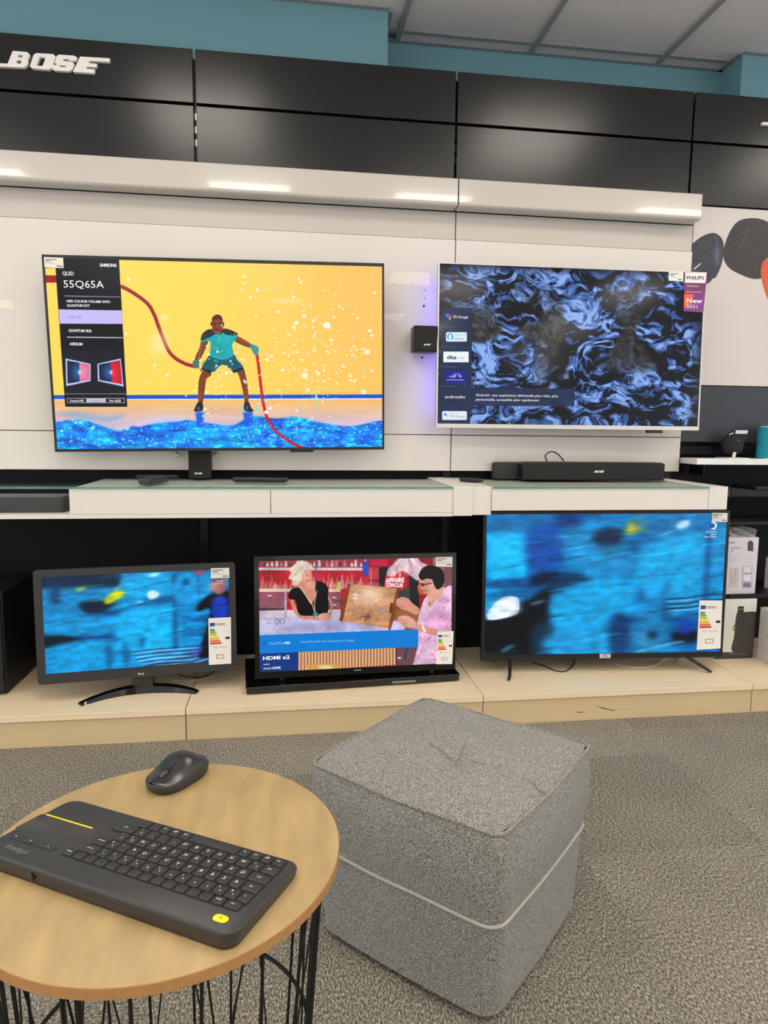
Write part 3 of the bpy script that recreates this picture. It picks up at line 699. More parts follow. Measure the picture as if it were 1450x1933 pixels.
# shorts
pic.smooth([(165,745),(250,770),(325,742),(345,775),(385,820),(375,845),(325,858),(290,830),(248,808),(215,830),(180,862),(118,840),(108,825),(140,775)], (14,96,112))
pic.smooth([(108,826),(178,850),(172,864),(118,846)], (20,30,40)); pic.smooth([(320,848),(384,826),(378,842),(325,862)], (20,30,40))
# arms
pic.smooth([(108,648),(150,650),(132,705),(108,755),(85,790),(62,790),(70,745),(92,700)], SK); pic.line([(110,665),(84,760)], 12, (186,104,66), 0.7, 4)
pic.smooth([(325,612),(372,628),(425,660),(450,680),(435,695),(385,680),(330,650)], SK); pic.line([(335,625),(430,670)], 10, (186,104,66), 0.7, 4)
pic.smooth([(50,785),(85,775),(92,800),(80,830),(55,828)], (70,120,120)); pic.smooth([(432,672),(470,680),(490,700),(480,745),(462,740),(440,705)], (60,150,150))
pic.line([(85,815),(115,860)], 8, (120,40,40))
# shirt
pic.smooth([(165,575),(215,600),(265,568),(320,585),(350,605),(325,650),(312,680),(318,745),(250,775),(168,748),(170,690),(160,650),(105,655),(110,615)], (12,172,178))
pic.smooth([(165,570),(200,590),(190,608),(150,630),(108,645),(108,612),(130,585)], (42,46,52)); pic.smooth([(262,566),(320,583),(350,603),(325,612),(270,606),(255,590)], (42,46,52))
pic.line([(200,650),(270,690),(300,740)], 8, (60,205,205), 0.6, 6); pic.line([(185,720),(250,750)], 6, (5,130,140), 0.6, 4)
# head
pic.smooth([(185,560),(245,560),(255,590),(215,605),(178,590)], SKD); pic.smooth([(177,500),(195,478),(220,473),(242,487),(252,520),(248,565),(230,595),(212,602),(192,588),(178,555)], (132,68,42))
pic.smooth([(180,495),(200,476),(225,474),(245,492),(240,508),(210,500),(185,512)], (86,44,32)); pic.line([(186,532),(206,534)], 6, (40,20,18)); pic.line([(220,534),(242,530)], 6, (40,20,18))
pic.line([(212,535),(213,558)], 7, (160,92,64), 0.8, 2); pic.line([(198,575),(228,574)], 6, (60,28,26)); pic.ell(212, 588, 14, 8, (70,38,34), 0.7, 3); pic.ell(173, 535, 5, 14, SKD); pic.ell(254, 540, 5, 14, SKD)
pic.ell(243, 545, 9, 7, (235,235,240), 0.7, 2); pic.line([(195,590),(228,594)], 5, (220,220,230), 0.7, 2)
for px_, py_, rx_, ry_, cc_, al_ in ((300,660,10,60,(190,110,70),0.0), (215,700,60,40,(6,130,140),0.25), (270,640,40,30,(70,215,215),0.25), (150,800,40,20,(6,60,74),0.4), (330,800,40,20,(6,60,74),0.35), (105,960,8,60,(80,34,22),0.4), (392,960,8,60,(80,34,22),0.4), (200,560,14,30,(80,40,26),0.3)): pic.ell(px_, py_, rx_, ry_, cc_, al_, 10)
for i in range(60):
    x, y = rng.uniform(110, 380), rng.uniform(590, 860); pic.line([(x, y), (x+rng.uniform(-12, 12), y+rng.uniform(6, 22))], 2.2, (10,140,150) if y < 760 else (6,70,84), 0.25, 1)
# spray
for i in range(520):
    u = rng.random()
    if u < 0.62: x, y = rng.normal(820, 250), rng.normal(800, 230)
    elif u < 0.8: x, y = rng.uniform(-900, 1300), rng.uniform(120, 1000)
    else: x, y = rng.normal(230, 160), rng.normal(900, 160)
    if x > 1305 or y < 120 or y > 1200 or x < -960: continue
    r = min(11, 2.0+rng.gamma(1.4, 2.0)); col = (255,250,238) if y < 1010 else ((120,225,255) if rng.random() < 0.55 else (240,240,255))
    pic.ell(x, y, r*rng.uniform(0.9, 1.5), r, col, rng.uniform(0.6, 1), 0.5, rng.uniform(-0.6, 0.6), 8)
for i in range(420):
    x, y = rng.uniform(-900, 1305), rng.uniform(1180, 1360); r = 1.5+rng.gamma(1.2, 1.6)
    pic.ell(x, y, r*1.3, r, (130,230,255) if rng.random() < 0.7 else (225,240,255), rng.uniform(0.4, 0.95), 0.5, 0, 7)
for x, y, r in ((770,257,12), (945,545,25), (1215,722,19), (740,528,15), (1190,990,18), (620,455,11), (1150,497,10), (540,1125,15), (975,642,11), (795,880,22)): pic.ell(x, y, r, r*0.85, (255,250,240), 0.95, 2)
pic.ell(690, 385, 110, 18, (255,236,170), 0.5, 10)
# menu
use(pic, c3)
pic.poly([(86,88),(596,106),(653,1116),(228,1116),(180,440),(162,166),(86,166)], (10, 10, 14))
pic.poly([(86,166),(163,166),(163,168),(86,168)], (240,200,80))
pic.poly([(222,354),(607,362),(607,368),(222,360)], (150,150,190)); pic.poly([(182,449),(615,456),(620,549),(189,547)], (203,190,250))
pic.poly([(238,636),(624,640),(624,646),(238,642)], (225,215,250)); pic.poly([(224,1025),(648,1025),(648,1030),(224,1030)], (140,138,165))
pic.poly([(238,1056),(634,1056),(636,1090),(240,1090)], (190,186,200)); pic.poly([(242,1060),(630,1060),(632,1086),(244,1086)], (10,10,14)); pic.poly([(372,1060),(506,1060),(507,1086),(373,1086)], (196,190,215))
pic.poly([(210,730),(628,730),(648,1020),(224,1020)], (20,20,34))
for P4, sw in (([(230,785),(402,822),(402,940),(235,975)], 0), ([(448,822),(608,785),(628,978),(452,940)], 1)):
    (ax, ay), (bx, by), (cx_, cy_), (dx, dy) = P4
    pic.poly(P4, (190,205,245)); q = lambda u, v: (ax+(bx-ax)*u+((dx+(cx_-dx)*u)-(ax+(bx-ax)*u))*v, ay+(by-ay)*u+((dy+(cy_-dy)*u)-(ay+(by-ay)*u))*v)
    pic.poly([q(0.06,0.06), q(0.96,0.06), q(0.96,0.92), q(0.06,0.92)], (16,30,70)); R2 = (225,110,150) if sw == 0 else (205,10,40)
    pic.poly([q(0.55,0.06), q(0.96,0.06), q(0.96,0.92), q(0.55,0.92)], R2)
    for r_ in range(5):
        for a_ in range(-5, 6):
            an = math.radians(a_*17); l = 0.16+0.075*r_
            for sgn, cc in ((-1, (40,150,235)), (1, (240,170,195) if sw == 0 else (250,60,70))):
                e0 = q(0.55+sgn*0.05*r_*math.cos(an), 0.5+0.085*r_*math.sin(an)); e1 = q(0.55+sgn*min(l*math.cos(an), 0.4), 0.5+l*math.sin(an))
                pic.line([e0, e1], (7, 1.5), cc, 0.4, 1)
    pic.ell(*q(0.55, 0.5), 9, 14, (235,220,255), 0.9, 4)
s1 = screen(t1, pic, 'rope_picture', 0.18)
lt = lambda b, p0, p1, h, m=SCREENTXT, bold=0.0: lettering('lettering', b, pl, p0, p1, h, m, s1, 0.0004-0.0015, 0, bold, c3)
lt('SAMSUNG', (466,156), (580,158), 22, bold=0.03); lt('QLED', (210,214), (288,216), 26/1.0, bold=0.01); lt('55Q65A', (218,299), (494,303), 52)
lt('100% COLOUR VOLUME WITH', (238,400), (536,406), 17, bold=0.02); lt('QUANTUM DOT', (240,430), (396,432), 17, bold=0.02); lt('DUAL LED', (247,508), (345,510), 17, SCREENGREY)
lt('QUANTUM HDR', (252,602), (410,606), 19, bold=0.02); lt('AIRSLIM', (258,694), (346,696), 19, bold=0.02)
lt('Crystal UHD', (260,1081), (356,1081), 14, bold=0.02); lt('QLED', (420,1081), (460,1081), 12, SCREENGREY); lt('Neo QLED', (530,1081), (610,1081), 14, bold=0.02)
price_card(t1, pl, [(84,92),(215,97),(218,167),(88,163)], True, c3)
# wall bracket and foot of the bracket under the set
box('wall_bracket', (-0.34, 2.715, 1.0), (0.14, 2.8195, 1.62), BLACKM, t1, 0.003, 1)
box('sensor_bar', (0.25, -0.3600, -0.016), (0.34, -0.3527, -0.002), PLASTB, t1, 0.001, 1, pl.mx())
for x in (335, 408): 
    u = at(x, 858, 2.80); lathe('wall_eyelet', [(0.004,0),(0.0095,0.001),(0.0095,0.006),(0.005,0.008)], u, STEEL, t1, 16, Matrix.Rotation(math.pi/2, 4, 'X'))

# ---- 2: the rippling water
t2, pl, pic = tv('silver-edged wall-hung television showing dark blue rippling water', (1.14, 2.70, 1.388), -1.823, -1.768, 0.051, 1.107, 0.64, (0.006, 0.006, 0.004, 0.016), (1.14, 2.76, 1.06), SILVER, 0.022, 0.003)
H_, W_ = pic.H, pic.W
def warp(a, dx, dy):
    Y, X = np.mgrid[0:a.shape[0], 0:a.shape[1]]
    return a[np.clip((Y+dy).astype(int), 0, a.shape[0]-1), np.clip((X+dx).astype(int), 0, a.shape[1]-1)]
w1, w2 = fbm(H_, W_, 9, 6, 50, 3)-0.5, fbm(H_, W_, 9, 6, 60, 3)-0.5
b0 = warp(fbm(H_, W_, 8, 6, 70, 4), w1*160, w2*130); bf = warp(fbm(H_, W_, 20, 26, 75, 4), w1*200, w2*170)
rip = np.sin(b0*42+w1*10); rip2 = np.sin(b0*110+w2*20)
big = np.clip((fbm(H_, W_, 6, 5, 83, 2)-0.42)*6, 0, 1)
b1 = 0.55*rip*(1-big)+0.5*rip2*big*0.9+(bf-0.5)*4.8+(b0-0.5)*1.5
val = b1; val = (val-val.mean())/val.std()
dark = np.array((10, 13, 22)); blue = np.array((52, 86, 152)); lite = np.array((140, 176, 240))
f1 = np.clip((val+0.35)/0.45, 0, 1)[..., None]; f2 = np.clip((val-0.35)/1.1, 0, 1)[..., None]
im = dark*(1-f1)+(blue*(1-f2)+lite*f2)*f1
rk = np.clip((fbm(H_, W_, 7, 5, 90, 3)-0.52)*9, 0, 1)
Yn = np.linspace(0, 1, H_)[:, None]; rk = np.clip(rk*np.exp(-((Yn-0.45)/0.25)**2)*1.2, 0, 1)[..., None]
rock = np.array((54, 52, 46))*(0.25+1.3*warp(fbm(H_, W_, 60, 40, 95, 3), w1*80, w2*80))[..., None]
im = im*(1-rk*0.85)+rock*rk*0.85
edge = np.clip(np.minimum(np.linspace(0, 1, W_)[None, :]*18+0.35, (1-np.linspace(0, 1, W_)[None, :])*14+0.3), 0, 1)*np.clip(Yn*14+0.3, 0, 1)
pic.a[:] = (im/255*edge[..., None]).astype(np.float32)
use(pic, c5)
NV = (31, 45, 76)
pic.poly([(440,458),(658,462),(648,1040),(640,1310),(405,1310)], NV, 0.93); pic.poly([(425,1030),(1395,1045),(1392,1170),(418,1168)], NV, 0.93)
for y in (600, 743, 886, 1028): pic.line([(430,y),(545,y+1)], 2.5, (120,132,165), 0.8)
for x, y, r, c in ((476,516,14,(30,120,235)), (495,528,8,(235,70,60)), (494,540,7,(250,200,40)), (504,516,4,(60,180,90))): pic.ell(x, y, r, r, c)
def chip(x0, y0, x1, y1, col): pic.poly([(p[0]+(x0+x1)/2, p[1]+(y0+y1)/2) for p in rrect((x1-x0)/2, (y1-y0)/2, 10, 4)], col)
chip(466, 637, 617, 705, (214,236,246)); pic.ell(497, 670, 23, 25, (20,150,225)); pic.ell(497, 668, 14, 16, (214,236,246)); pic.poly([(489,680),(505,680),(507,698),(487,698)], (214,236,246))
pic.rect(447, 777, 630, 854, (236,244,250)); pic.rect(462, 915, 607, 1001, (22,32,150)); chip(438, 1206, 617, 1270, (225,236,246))
pic.ell(461, 1230, 9, 10, (30,120,235)); pic.ell(478, 1238, 4, 5, (235,70,60)); pic.ell(477, 1248, 3, 4, (250,190,40))
pic.line([(494,962),(502,950),(506,962),(512,950),(518,962)], 5, (240,240,255)); pic.line([(524,962),(524,944)], 5, (240,240,255)); pic.ell(524, 936, 3, 3, (240,240,255))
pic.line([(532,962),(540,932),(550,955),(558,930),(566,962)], 5, (240,240,255)); pic.line([(574,962),(574,946)], 5, (240,240,255))
use(pic, None)
s2 = screen(t2, pic, 'water_picture', 0.12)
lt = lambda b, p0, p1, h, m=SCREENTXT, bold=0.0: lettering('lettering', b, pl, p0, p1, h, m, s2, -0.0011, 0, bold, c5)
lt('Ok Google', (516,534), (625,538), 20); lt('WORKS WITH', (532,661), (606,663), 7, SCREENDIM); lt('alexa', (532,690), (592,691), 17, SCREENDIM)
lt('dts', (472,830), (542,832), 28, SCREENNAVY, 0.03); lt('HD', (556,830), (600,831), 16, glow('lit_orange_pixels', (235,120,80)))
lt('Sound Personalisation', (472,983), (596,984), 8); lt('androidtv', (458,1113), (606,1114), 22)
lt('Android : une expérience télévisuelle plus riche, plus', (682,1098), (1272,1106), 19); lt('personnelle, accessible plus rapidement', (682,1130), (1138,1136), 19)
lt('WORKS WITH', (500,1228), (556,1229), 6, SCREENDIM); lt('Ok Google', (500,1250), (604,1252), 15, SCREENDIM); lt('Normal Light', (470,235), (610,232), 18, SCREENDIM)
c6 = crop(1060, 380, 3.718)
price_card(t2, pl, [(755,495),(856,500),(854,562),(751,558)], True, c6)
sg = extr('promo_sign', pl, [[(864,497),(1022,497),(995,780),(856,772)]], 0.0, 0.0015, mat('purple_print', (118, 42, 100), 0.5, var=0.1, vscale=10), t2, None, c6)
wt = lambda pts, m, d=0.0019, nm='promo_block': extr(nm, pl, [pts], None, d, m, sg, None, c6)
wt([(866,500),(1018,500),(1010,573),(990,575),(864,572)], LABELW); wt([(858,652),(1006,656),(995,778),(856,770)], mat('violet_print', (126, 50, 130), 0.5, var=0.25, vscale=8)); wt([(858,652),(930,654),(905,720),(857,750)], mat('orange_red_print', (225, 84, 60), 0.5, var=0.2, vscale=12), 0.0022)
for b, p0, p1, h, m in (('PHILIPS', (877,548), (998,550), 24, mat('navy_print', (28, 60, 120), 0.6, var=0)), ('Télévision', (876,600), (958,602), 12, INKW), ('Performance', (873,640), (984,642), 9, INKW), ('New', (876,712), (985,716), 34, INKW), ('2021', (874,748), (950,751), 24, INKW)):
    lettering('lettering', b, pl, p0, p1, h, m, sg, 0.0026, 0, 0.02 if b in ('New', 'PHILIPS') else 0, c6)
# coloured light strip on the rear left edge and its little lamps
LED = glow('violet_led', (140, 130, 255), 45.0)
box('rear_light_strip', (-0.545, -0.28, -0.024), (-0.541, 0.28, -0.0222), LED, t2, 0, 2, pl.mx())
box('wall_bracket', (0.98, 2.735, 1.2), (1.3, 2.8195, 1.6), BLACKM, t2, 0.003, 1)
box('sensor_bar', (0.33, -0.332, -0.02), (0.40, -0.3201, -0.004), PLASTB, t2, 0.002, 1, pl.mx())

# ---- blurred street picture shared by two sets (each its own framing)
def street(pic, px, flip, items, base, seed):
    H_, W_ = pic.H, pic.W
    nz = fbm(H_, W_, 5, 12, seed, 4)[..., None]; nz2 = fbm(H_, W_, 3, 30, seed+9, 3)[..., None]
    k = np.clip((nz-0.3)/0.4, 0, 1); im = np.array(base[0])*(1-k)+np.array(base[1])*k+(nz2-0.5)*60
    pic.a[:] = (im/255).astype(np.float32); use(pic, px)
    for it in items:
        kind, pts, col, al, bl = it
        if kind == 's': pic.smooth(pts, col, al, bl)
        elif kind == 'p': pic.poly(pts, col, al, bl)
        else: pic.line(pts, kind, col, al, bl)
    rs = random.Random(seed); x0_, x1_ = pic.W*0.0, pic.W
    for i in range(150):
        x, y, l = rs.uniform(-0.05, 1)*pic.W, rs.uniform(0, 1)*pic.H, rs.uniform(0.05, 0.22)*pic.W; w_ = rs.uniform(2, 9); a_ = rs.uniform(-0.22, -0.05)
        yi, xi = int(min(max(y, 0), pic.H-1)), int(min(max(x+l/2, 0), pic.W-1)); c_ = pic.a[yi, xi]*255*rs.choice((0.62, 0.75, 1.18, 1.3))+rs.choice((0, 8))
        pic.polyp([(x, y), (x+l, y+l*a_), (x+l, y+l*a_+w_), (x, y+w_)], tuple(np.clip(c_, 0, 255)), 0.55, 2.5)
    st = fbm(H_, W_, 7, 60, seed+21, 3)[..., None]-0.5; st2 = fbm(H_, W_, 26, 40, seed+33, 4)[..., None]-0.5
    lum = pic.a.mean(2, keepdims=True); b = pic.a.copy(); n = 31; q = np.pad(b, ((0, 0), (n, n), (0, 0)), mode='edge'); b = sum(q[:, i:i+W_] for i in range(0, 2*n+1, 3))/len(range(0, 2*n+1, 3)); pic.a = np.clip((0.45*pic.a+0.55*b)*(1+0.10*st+0.5*gblur(st2[..., 0], 6)[..., None])-0.01+0.10*(lum > 0.75), 0, 1).astype(np.float32)
# ---- 3: small charcoal set
t3, pl, pic = tv('small charcoal-framed television on a curved black foot showing a blurred blue street', (-0.516, 2.44, 0.38), 6.639, -1.959, 0.309, 0.664, 0.394, (0.027, 0.024, 0.024, 0.036), (-0.52, 2.46, ZP), GREYB, 0.03, 0.012)

IT = [('p', [(215,235),(640,225),(690,240),(650,320),(215,330)], (10,38,66), 0.95, 12), ('s', [(215,335),(420,325),(660,340),(650,420),(430,450),(215,470)], (20,140,205), 0.9, 14),
 ('p', [(665,240),(950,222),(955,360),(760,380),(650,350)], (20,172,240), 1, 10), ('s', [(430,400),(560,385),(640,395),(560,455),(470,460)], (8,24,44), 0.95, 9), ('s', [(270,330),(320,310),(330,400),(290,410)], (12,50,96), 0.8, 10),
 ('s', [(575,385),(610,345),(660,335),(680,355),(620,395),(580,410)], (222,222,20), 1, 5), ('s', [(410,325),(450,310),(470,320),(430,338)], (190,220,90), 0.8, 6), ('s', [(805,350),(830,332),(868,342),(866,368),(820,385)], (205,230,245), 1, 5), ('s', [(738,405),(775,390),(784,397),(745,412)], (190,225,240), 1, 3), ('s', [(620,330),(640,315),(655,322),(640,338)], (240,240,180), 0.8, 3), ('s', [(808,250),(850,235),(880,243),(830,262)], (190,225,250), 0.8, 6),
 (14, [(690,430),(800,400),(950,372)], (10,70,120), 0.8, 5), ('s', [(230,490),(520,470),(660,520),(560,560),(230,580)], (16,150,215), 0.8, 14), ('s', [(232,590),(330,580),(440,600),(320,640),(236,650)], (6,20,34), 0.95, 8), ('s', [(240,660),(520,600),(600,640),(570,760),(260,790)], (12,160,228), 0.9, 12),
 ('s', [(640,460),(950,420),(960,640),(680,660)], (16,178,245), 0.95, 14), (26, [(952,235),(958,450),(960,660)], (14,70,128), 0.9, 5), ('s', [(580,640),(612,650),(610,760),(585,760)], (8,70,120), 0.7, 8), ('s', [(670,620),(700,630),(710,740),(680,740)], (8,80,130), 0.7, 8), ('s', [(770,600),(800,590),(775,650),(765,640)], (10,60,110), 0.7, 6),
 ('s', [(968,255),(1150,240),(1150,370),(970,400)], (22,160,230), 0.9, 10), (10, [(1085,250),(1090,360)], (16,80,140), 0.8, 5), ('s', [(1065,225),(1110,222),(1115,245),(1075,250)], (200,60,90), 0.8, 5), ('s', [(1000,275),(1030,270),(1035,300),(1005,305)], (10,50,90), 0.8, 6)]
for i in range(11):
    y = 640+i*10; IT.append((4+2*(i % 2), [(720+8*i, y+30), (860, y+14), (1000+6*i, y+2), (1140, y-6-2*i)], (190,225,245) if i % 2 else (8,40,80), 0.75, 2))
IT += [('s', [(1078,420),(1120,375),(1165,345),(1255,340),(1262,480),(1262,660),(1130,700),(1080,690),(1110,600),(1145,480),(1140,425),(1090,450)], (7,10,22), 1, 3), ('s', [(1170,375),(1235,370),(1250,470),(1180,490),(1160,440)], (16,60,190), 1, 5), ('s', [(1150,300),(1180,268),(1235,266),(1240,310),(1215,352),(1180,350)], (170,104,104), 1, 4), ('s', [(1160,290),(1200,300),(1190,320),(1150,330)], (210,150,140), 0.9, 4), ('s', [(1045,690),(1085,645),(1110,640),(1080,700)], (90,90,200), 0.8, 5)]
street(pic, crop(0, 1000, 2.9), 0, IT, ((2,76,138), (6,160,232)), 110)
use(pic, None)
s3 = screen(t3, pic, 'street_picture_small', 0.25)
ca = crop(0, 1000, 2.9)
lettering('lettering', 'france', pl, (1186,284), (1222,284), 8, SCREENTXT, s3, -0.0011, 0, 0, ca); lettering('lettering', '3 direct', pl, (1180,297), (1222,297), 8, SCREENTXT, s3, -0.0011, 0, 0, ca)
price_card(t3, pl, [(1154,211),(1255,208),(1256,262),(1155,266)], True, ca)
energy_card(t3, pl, [(1141,485),(1264,478),(1266,732),(1144,740)], 5, '22', ca)
lettering('brand_lettering', 'LG', pl, (771,794), (788,793), 11, INKW, t3, 0.0006, 0, 0.02, ca)
u, v = pl.hit(*ca(761, 788)); extr('brand_badge', pl, [[(u+0.0032*math.cos(a), v+0.0032*math.sin(a)) for a in (math.pi*k/8 for k in range(16))]], None, 0.0006, INKW, t3)
box('neck', (-0.552, 2.462, ZP+0.02), (-0.478, 2.487, ZP+0.10), GLOSSB, t3, 0.004, 2)
cen = [(-0.706,2.372), (-0.64,2.428), (-0.57,2.463), (-0.50,2.475), (-0.43,2.472), (-0.37,2.458), (-0.322,2.44)]
CP = spline([(x, y, 0) for x, y in cen], 6); R_ = []
for i, p in enumerate(CP):
    a = CP[max(i-1,0)]; b = CP[min(i+1,len(CP)-1)]; d = (b-a).normalized(); nn = Vector((-d.y, d.x, 0)); f = i/(len(CP)-1); hz = 0.007+0.019*math.sin(math.pi*f)**0.8; ww = 0.012+0.006*math.sin(math.pi*f)
    R_.append([Vector((p.x, p.y, ZP))+nn*s_*ww+Vector((0,0,zz)) for s_, zz in ((-1.15, 0.0), (-0.75, hz*0.9), (-0.2, hz), (0.6, hz), (0.9, hz*0.7), (0.95, 0))])
loft('foot', R_, GLOSSB, t3, True, 35)
# ---- 5: the larger street set
t5, pl, pic = tv('black-framed television on splayed feet showing a blurred blue street', (1.228, 2.49, 0.462), -4.815, -0.742, 0.535, 0.971, 0.587, (0.013, 0.012, 0.011, 0.022), (1.228, 2.50, ZP), PLASTB, 0.03, 0.003)
IT = [('p', [(145,100),(480,98),(480,200),(145,200)], (20,120,190), 0.9, 14), ('p', [(145,190),(325,185),(330,390),(145,410)], (16,190,255), 1, 8), ('s', [(340,180),(480,150),(500,330),(420,380),(340,330)], (10,72,170), 0.9, 16),
 ('s', [(460,110),(570,105),(590,170),(500,190)], (8,50,120), 0.9, 14), ('s', [(490,190),(640,160),(820,270),(840,380),(560,370)], (30,150,215), 0.85, 20), ('s', [(640,190),(720,160),(790,185),(740,245),(650,240)], (10,34,66), 0.95, 12), ('s', [(790,185),(805,140),(845,110),(895,120),(885,160),(830,185),(800,195)], (226,204,40), 1, 9), ('s', [(870,125),(905,120),(890,165)], (210,150,140), 0.7, 8),
 ('s', [(820,105),(1250,98),(1250,150),(1000,200),(900,190)], (20,120,185), 0.9, 14), ('s', [(1020,155),(1045,130),(1085,128),(1085,155),(1040,175)], (170,205,235), 1, 5), ('s', [(945,200),(1000,178),(1008,186),(950,208)], (170,205,235), 1, 3), (14, [(860,240),(1000,195),(1255,150)], (8,60,110), 0.8, 8),
 ('s', [(870,250),(1160,185),(1165,470),(900,500),(840,420)], (22,168,232), 0.95, 18), (26, [(1180,190),(1172,300),(1160,495)], (10,68,140), 0.9, 6), ('p', [(1195,160),(1255,150),(1240,490),(1185,490)], (20,150,215), 0.9, 8),
 ('s', [(450,480),(760,400),(820,560),(620,640),(450,640)], (20,172,238), 0.95, 18), ('s', [(360,385),(470,365),(470,400),(400,430),(350,430)], (8,26,56), 0.95, 8), ('s', [(480,370),(620,400),(560,430),(440,450)], (6,30,60), 0.7, 10),
 ('s', [(140,590),(330,500),(440,440),(430,560),(440,750),(140,752)], (8,13,20), 1, 10), ('s', [(370,620),(440,600),(440,745),(350,740)], (14,60,90), 0.8, 10), ('s', [(145,578),(160,540),(215,488),(280,483),(298,510),(290,560),(220,585),(160,592)], (214,228,246), 1, 2.5), (12, [(350,520),(410,500)], (120,190,230), 0.7, 5), (14, [(215,740),(270,705)], (90,190,220), 0.8, 6),
 ('s', [(440,660),(740,640),(760,745),(440,750)], (30,160,225), 0.95, 12), ('s', [(720,580),(780,555),(820,620),(790,740),(720,730)], (8,50,100), 0.9, 12), ('s', [(820,600),(960,560),(980,700),(830,730)], (26,130,190), 0.9, 14), (12, [(860,440),(870,500)], (8,50,100), 0.7, 6), (14, [(985,420),(965,470),(970,600)], (8,50,100), 0.7, 8), ('s', [(890,650),(930,640),(930,680),(895,685)], (6,30,60), 0.8, 8), ('s', [(1010,650),(1110,640),(1120,695),(1020,695)], (8,14,24), 0.9, 8), ('s', [(1040,600),(1090,590),(1090,650),(1040,650)], (20,60,190), 0.8, 8), (10, [(840,740),(960,710),(1060,690)], (120,210,240), 0.8, 4)]
for i, y in enumerate((495, 520, 540)): IT.append((5, [(975,y),(1080,y-6),(1140,y-18),(1240,y-24)], (6,38,72), 0.95, 2)); IT.append((6, [(985,y+9),(1080,y+4),(1125,y-4)], (130,215,250), 0.8, 2))
for i in range(8): IT.append((4, [(800+10*i, 660+8*i), (880+8*i, 640+9*i)], (150,215,245), 0.5, 2))
street(pic, crop(860, 930, 2.4576), 0, IT, ((2,78,142), (8,150,222)), 130)
pic.ell(1197, 153, 17, 19, (225,235,245)); pic.ell(1195, 153, 10, 11, (20,90,150)); pic.poly([(1178,140),(1192,140),(1192,166),(1178,166)], (20,92,152)); pic.ell(1172, 154, 8, 8, (20,110,230))
use(pic, None)
s5 = screen(t5, pic, 'street_picture_large', 0.2)
cb = crop(860, 930, 2.4576)
for b, p0, p1, h in (('provence', (1166,186), (1212,184), 8), ('alpes', (1184,197), (1211,196), 8), ("côte d'azur", (1154,209), (1211,207), 9)): lettering('lettering', b, pl, p0, p1, h, SCREENTXT, s5, -0.0011, 0, 0, cb)
price_card(t5, pl, [(1191,93),(1262,95),(1260,136),(1189,134)], True, cb)
energy_card(t5, pl, [(1132,500),(1238,500),(1229,722),(1119,729)], 5, '61', cb)
bd = extr('brand_badge', pl, [[(668,747),(719,747),(718,766),(668,767)]], 0.0, 0.003, SILVER, t5, None, cb); lettering('lettering', 'TCL', pl, (684,760), (703,760), 9, INKK, bd, 0.0034, 0, 0.03, cb)
zb5 = 0.462-0.2935
for tx, fy, sgn in ((0.828, 2.431, -1), (1.66, 2.428, 1)):
    hx = tx-sgn*0.10 if sgn > 0 else tx+0.035; 
    top = pl.pt((hx-1.228), -0.285, -0.02)
    for fyy in (fy, 2.66 if sgn > 0 else 2.66):
        pts = [top, Vector((tx-sgn*0.01, top.y+(fyy-top.y)*0.85, ZP+0.012)), Vector((tx, fyy, ZP+0.0055))]
        tube('foot', pts, [0.0075, 0.006, 0.005], PLASTB, t5, 8)

# ---- 4: the talk-show set
t4, pl, pic = tv('black television on a long black base showing two women at a table', (0.254, 2.46, 0.381), 2.221, -3.778, -0.104, 0.747, 0.444, (0.017, 0.016, 0.018, 0.024), (0.254, 2.47, ZP+0.03), GLOSSB, 0.03, 0.002)
cc = crop(440, 1020, 3.152); use(pic, cc)
pic.a[:] = np.array((186, 30, 44))/255
nz = fbm(pic.H, pic.W, 14, 10, 140, 3)[..., None]; pic.a *= (0.8+0.4*nz)
pic.rect(140, 100, 830, 160, (150,70,80), 0.6); rr = random.Random(3)
for i in range(26):
    x = 160+i*25+rr.uniform(-6, 6); y = 155; h = rr.uniform(20, 45); c_ = rr.choice([(225,205,200), (200,130,130), (120,60,70), (235,230,225), (90,40,60)])
    pic.smooth([(x-8,y),(x+8,y),(x+7,y-h*0.6),(x+3,y-h),(x-3,y-h),(x-7,y-h*0.6)], c_, 0.8, 0.8)
pic.poly([(150,162),(800,163),(800,180),(150,178)], (206,196,205)); pic.poly([(150,286),(640,288),(640,308),(150,308)], (226,206,184)); pic.poly([(560,262),(690,262),(690,290),(560,290)], (200,60,60), 0.4)
for i in range(22):
    x = 175+i*28+rr.uniform(-6, 6); y = 286; h = rr.uniform(30, 85); c_ = rr.choice([(230,170,160), (240,200,190), (215,110,105), (200,150,120), (240,225,215)])
    pic.smooth([(x-12,y),(x+12,y),(x+14,y-h*0.4),(x+5,y-h*0.75),(x+4,y-h),(x-4,y-h),(x-5,y-h*0.75),(x-14,y-h*0.4)], c_, 0.55, 1); pic.line([(x-8,y-5),(x-9,y-h*0.45)], 2.5, (255,235,225), 0.8, 0.6)
pic.smooth([(612,295),(645,295),(642,262),(632,245),(626,245),(618,262)], (215,215,110), 0.9, 1)
pic.poly([(490,100),(496,100),(496,290),(490,290)], (70,80,130)); pic.smooth([(775,130),(810,128),(818,165),(805,212),(780,208),(770,165)], (40,70,170), 1, 3)
pic.poly([(150,312),(312,312),(312,405),(150,405)], (146,86,98)); pic.line([(205,330),(230,330)], 7, (225,205,205)); pic.line([(207,342),(230,342),(230,356),(207,356),(207,342)], 2, (90,50,60)); pic.poly([(150,405),(312,405),(312,420),(150,420)], (70,40,50)); pic.poly([(150,418),(640,410),(640,465),(150,466)], (205,196,210)); pic.poly([(305,310),(320,310),(320,462),(305,462)], (170,160,180))
pic.poly([(560,312),(642,312),(642,405),(560,405)], (146,86,98)); pic.line([(590,340),(615,340)], 7, (225,205,205)); pic.line([(590,385),(615,385)], 7, (225,205,205)); pic.line([(560,362),(642,362)], 4, (80,44,54))
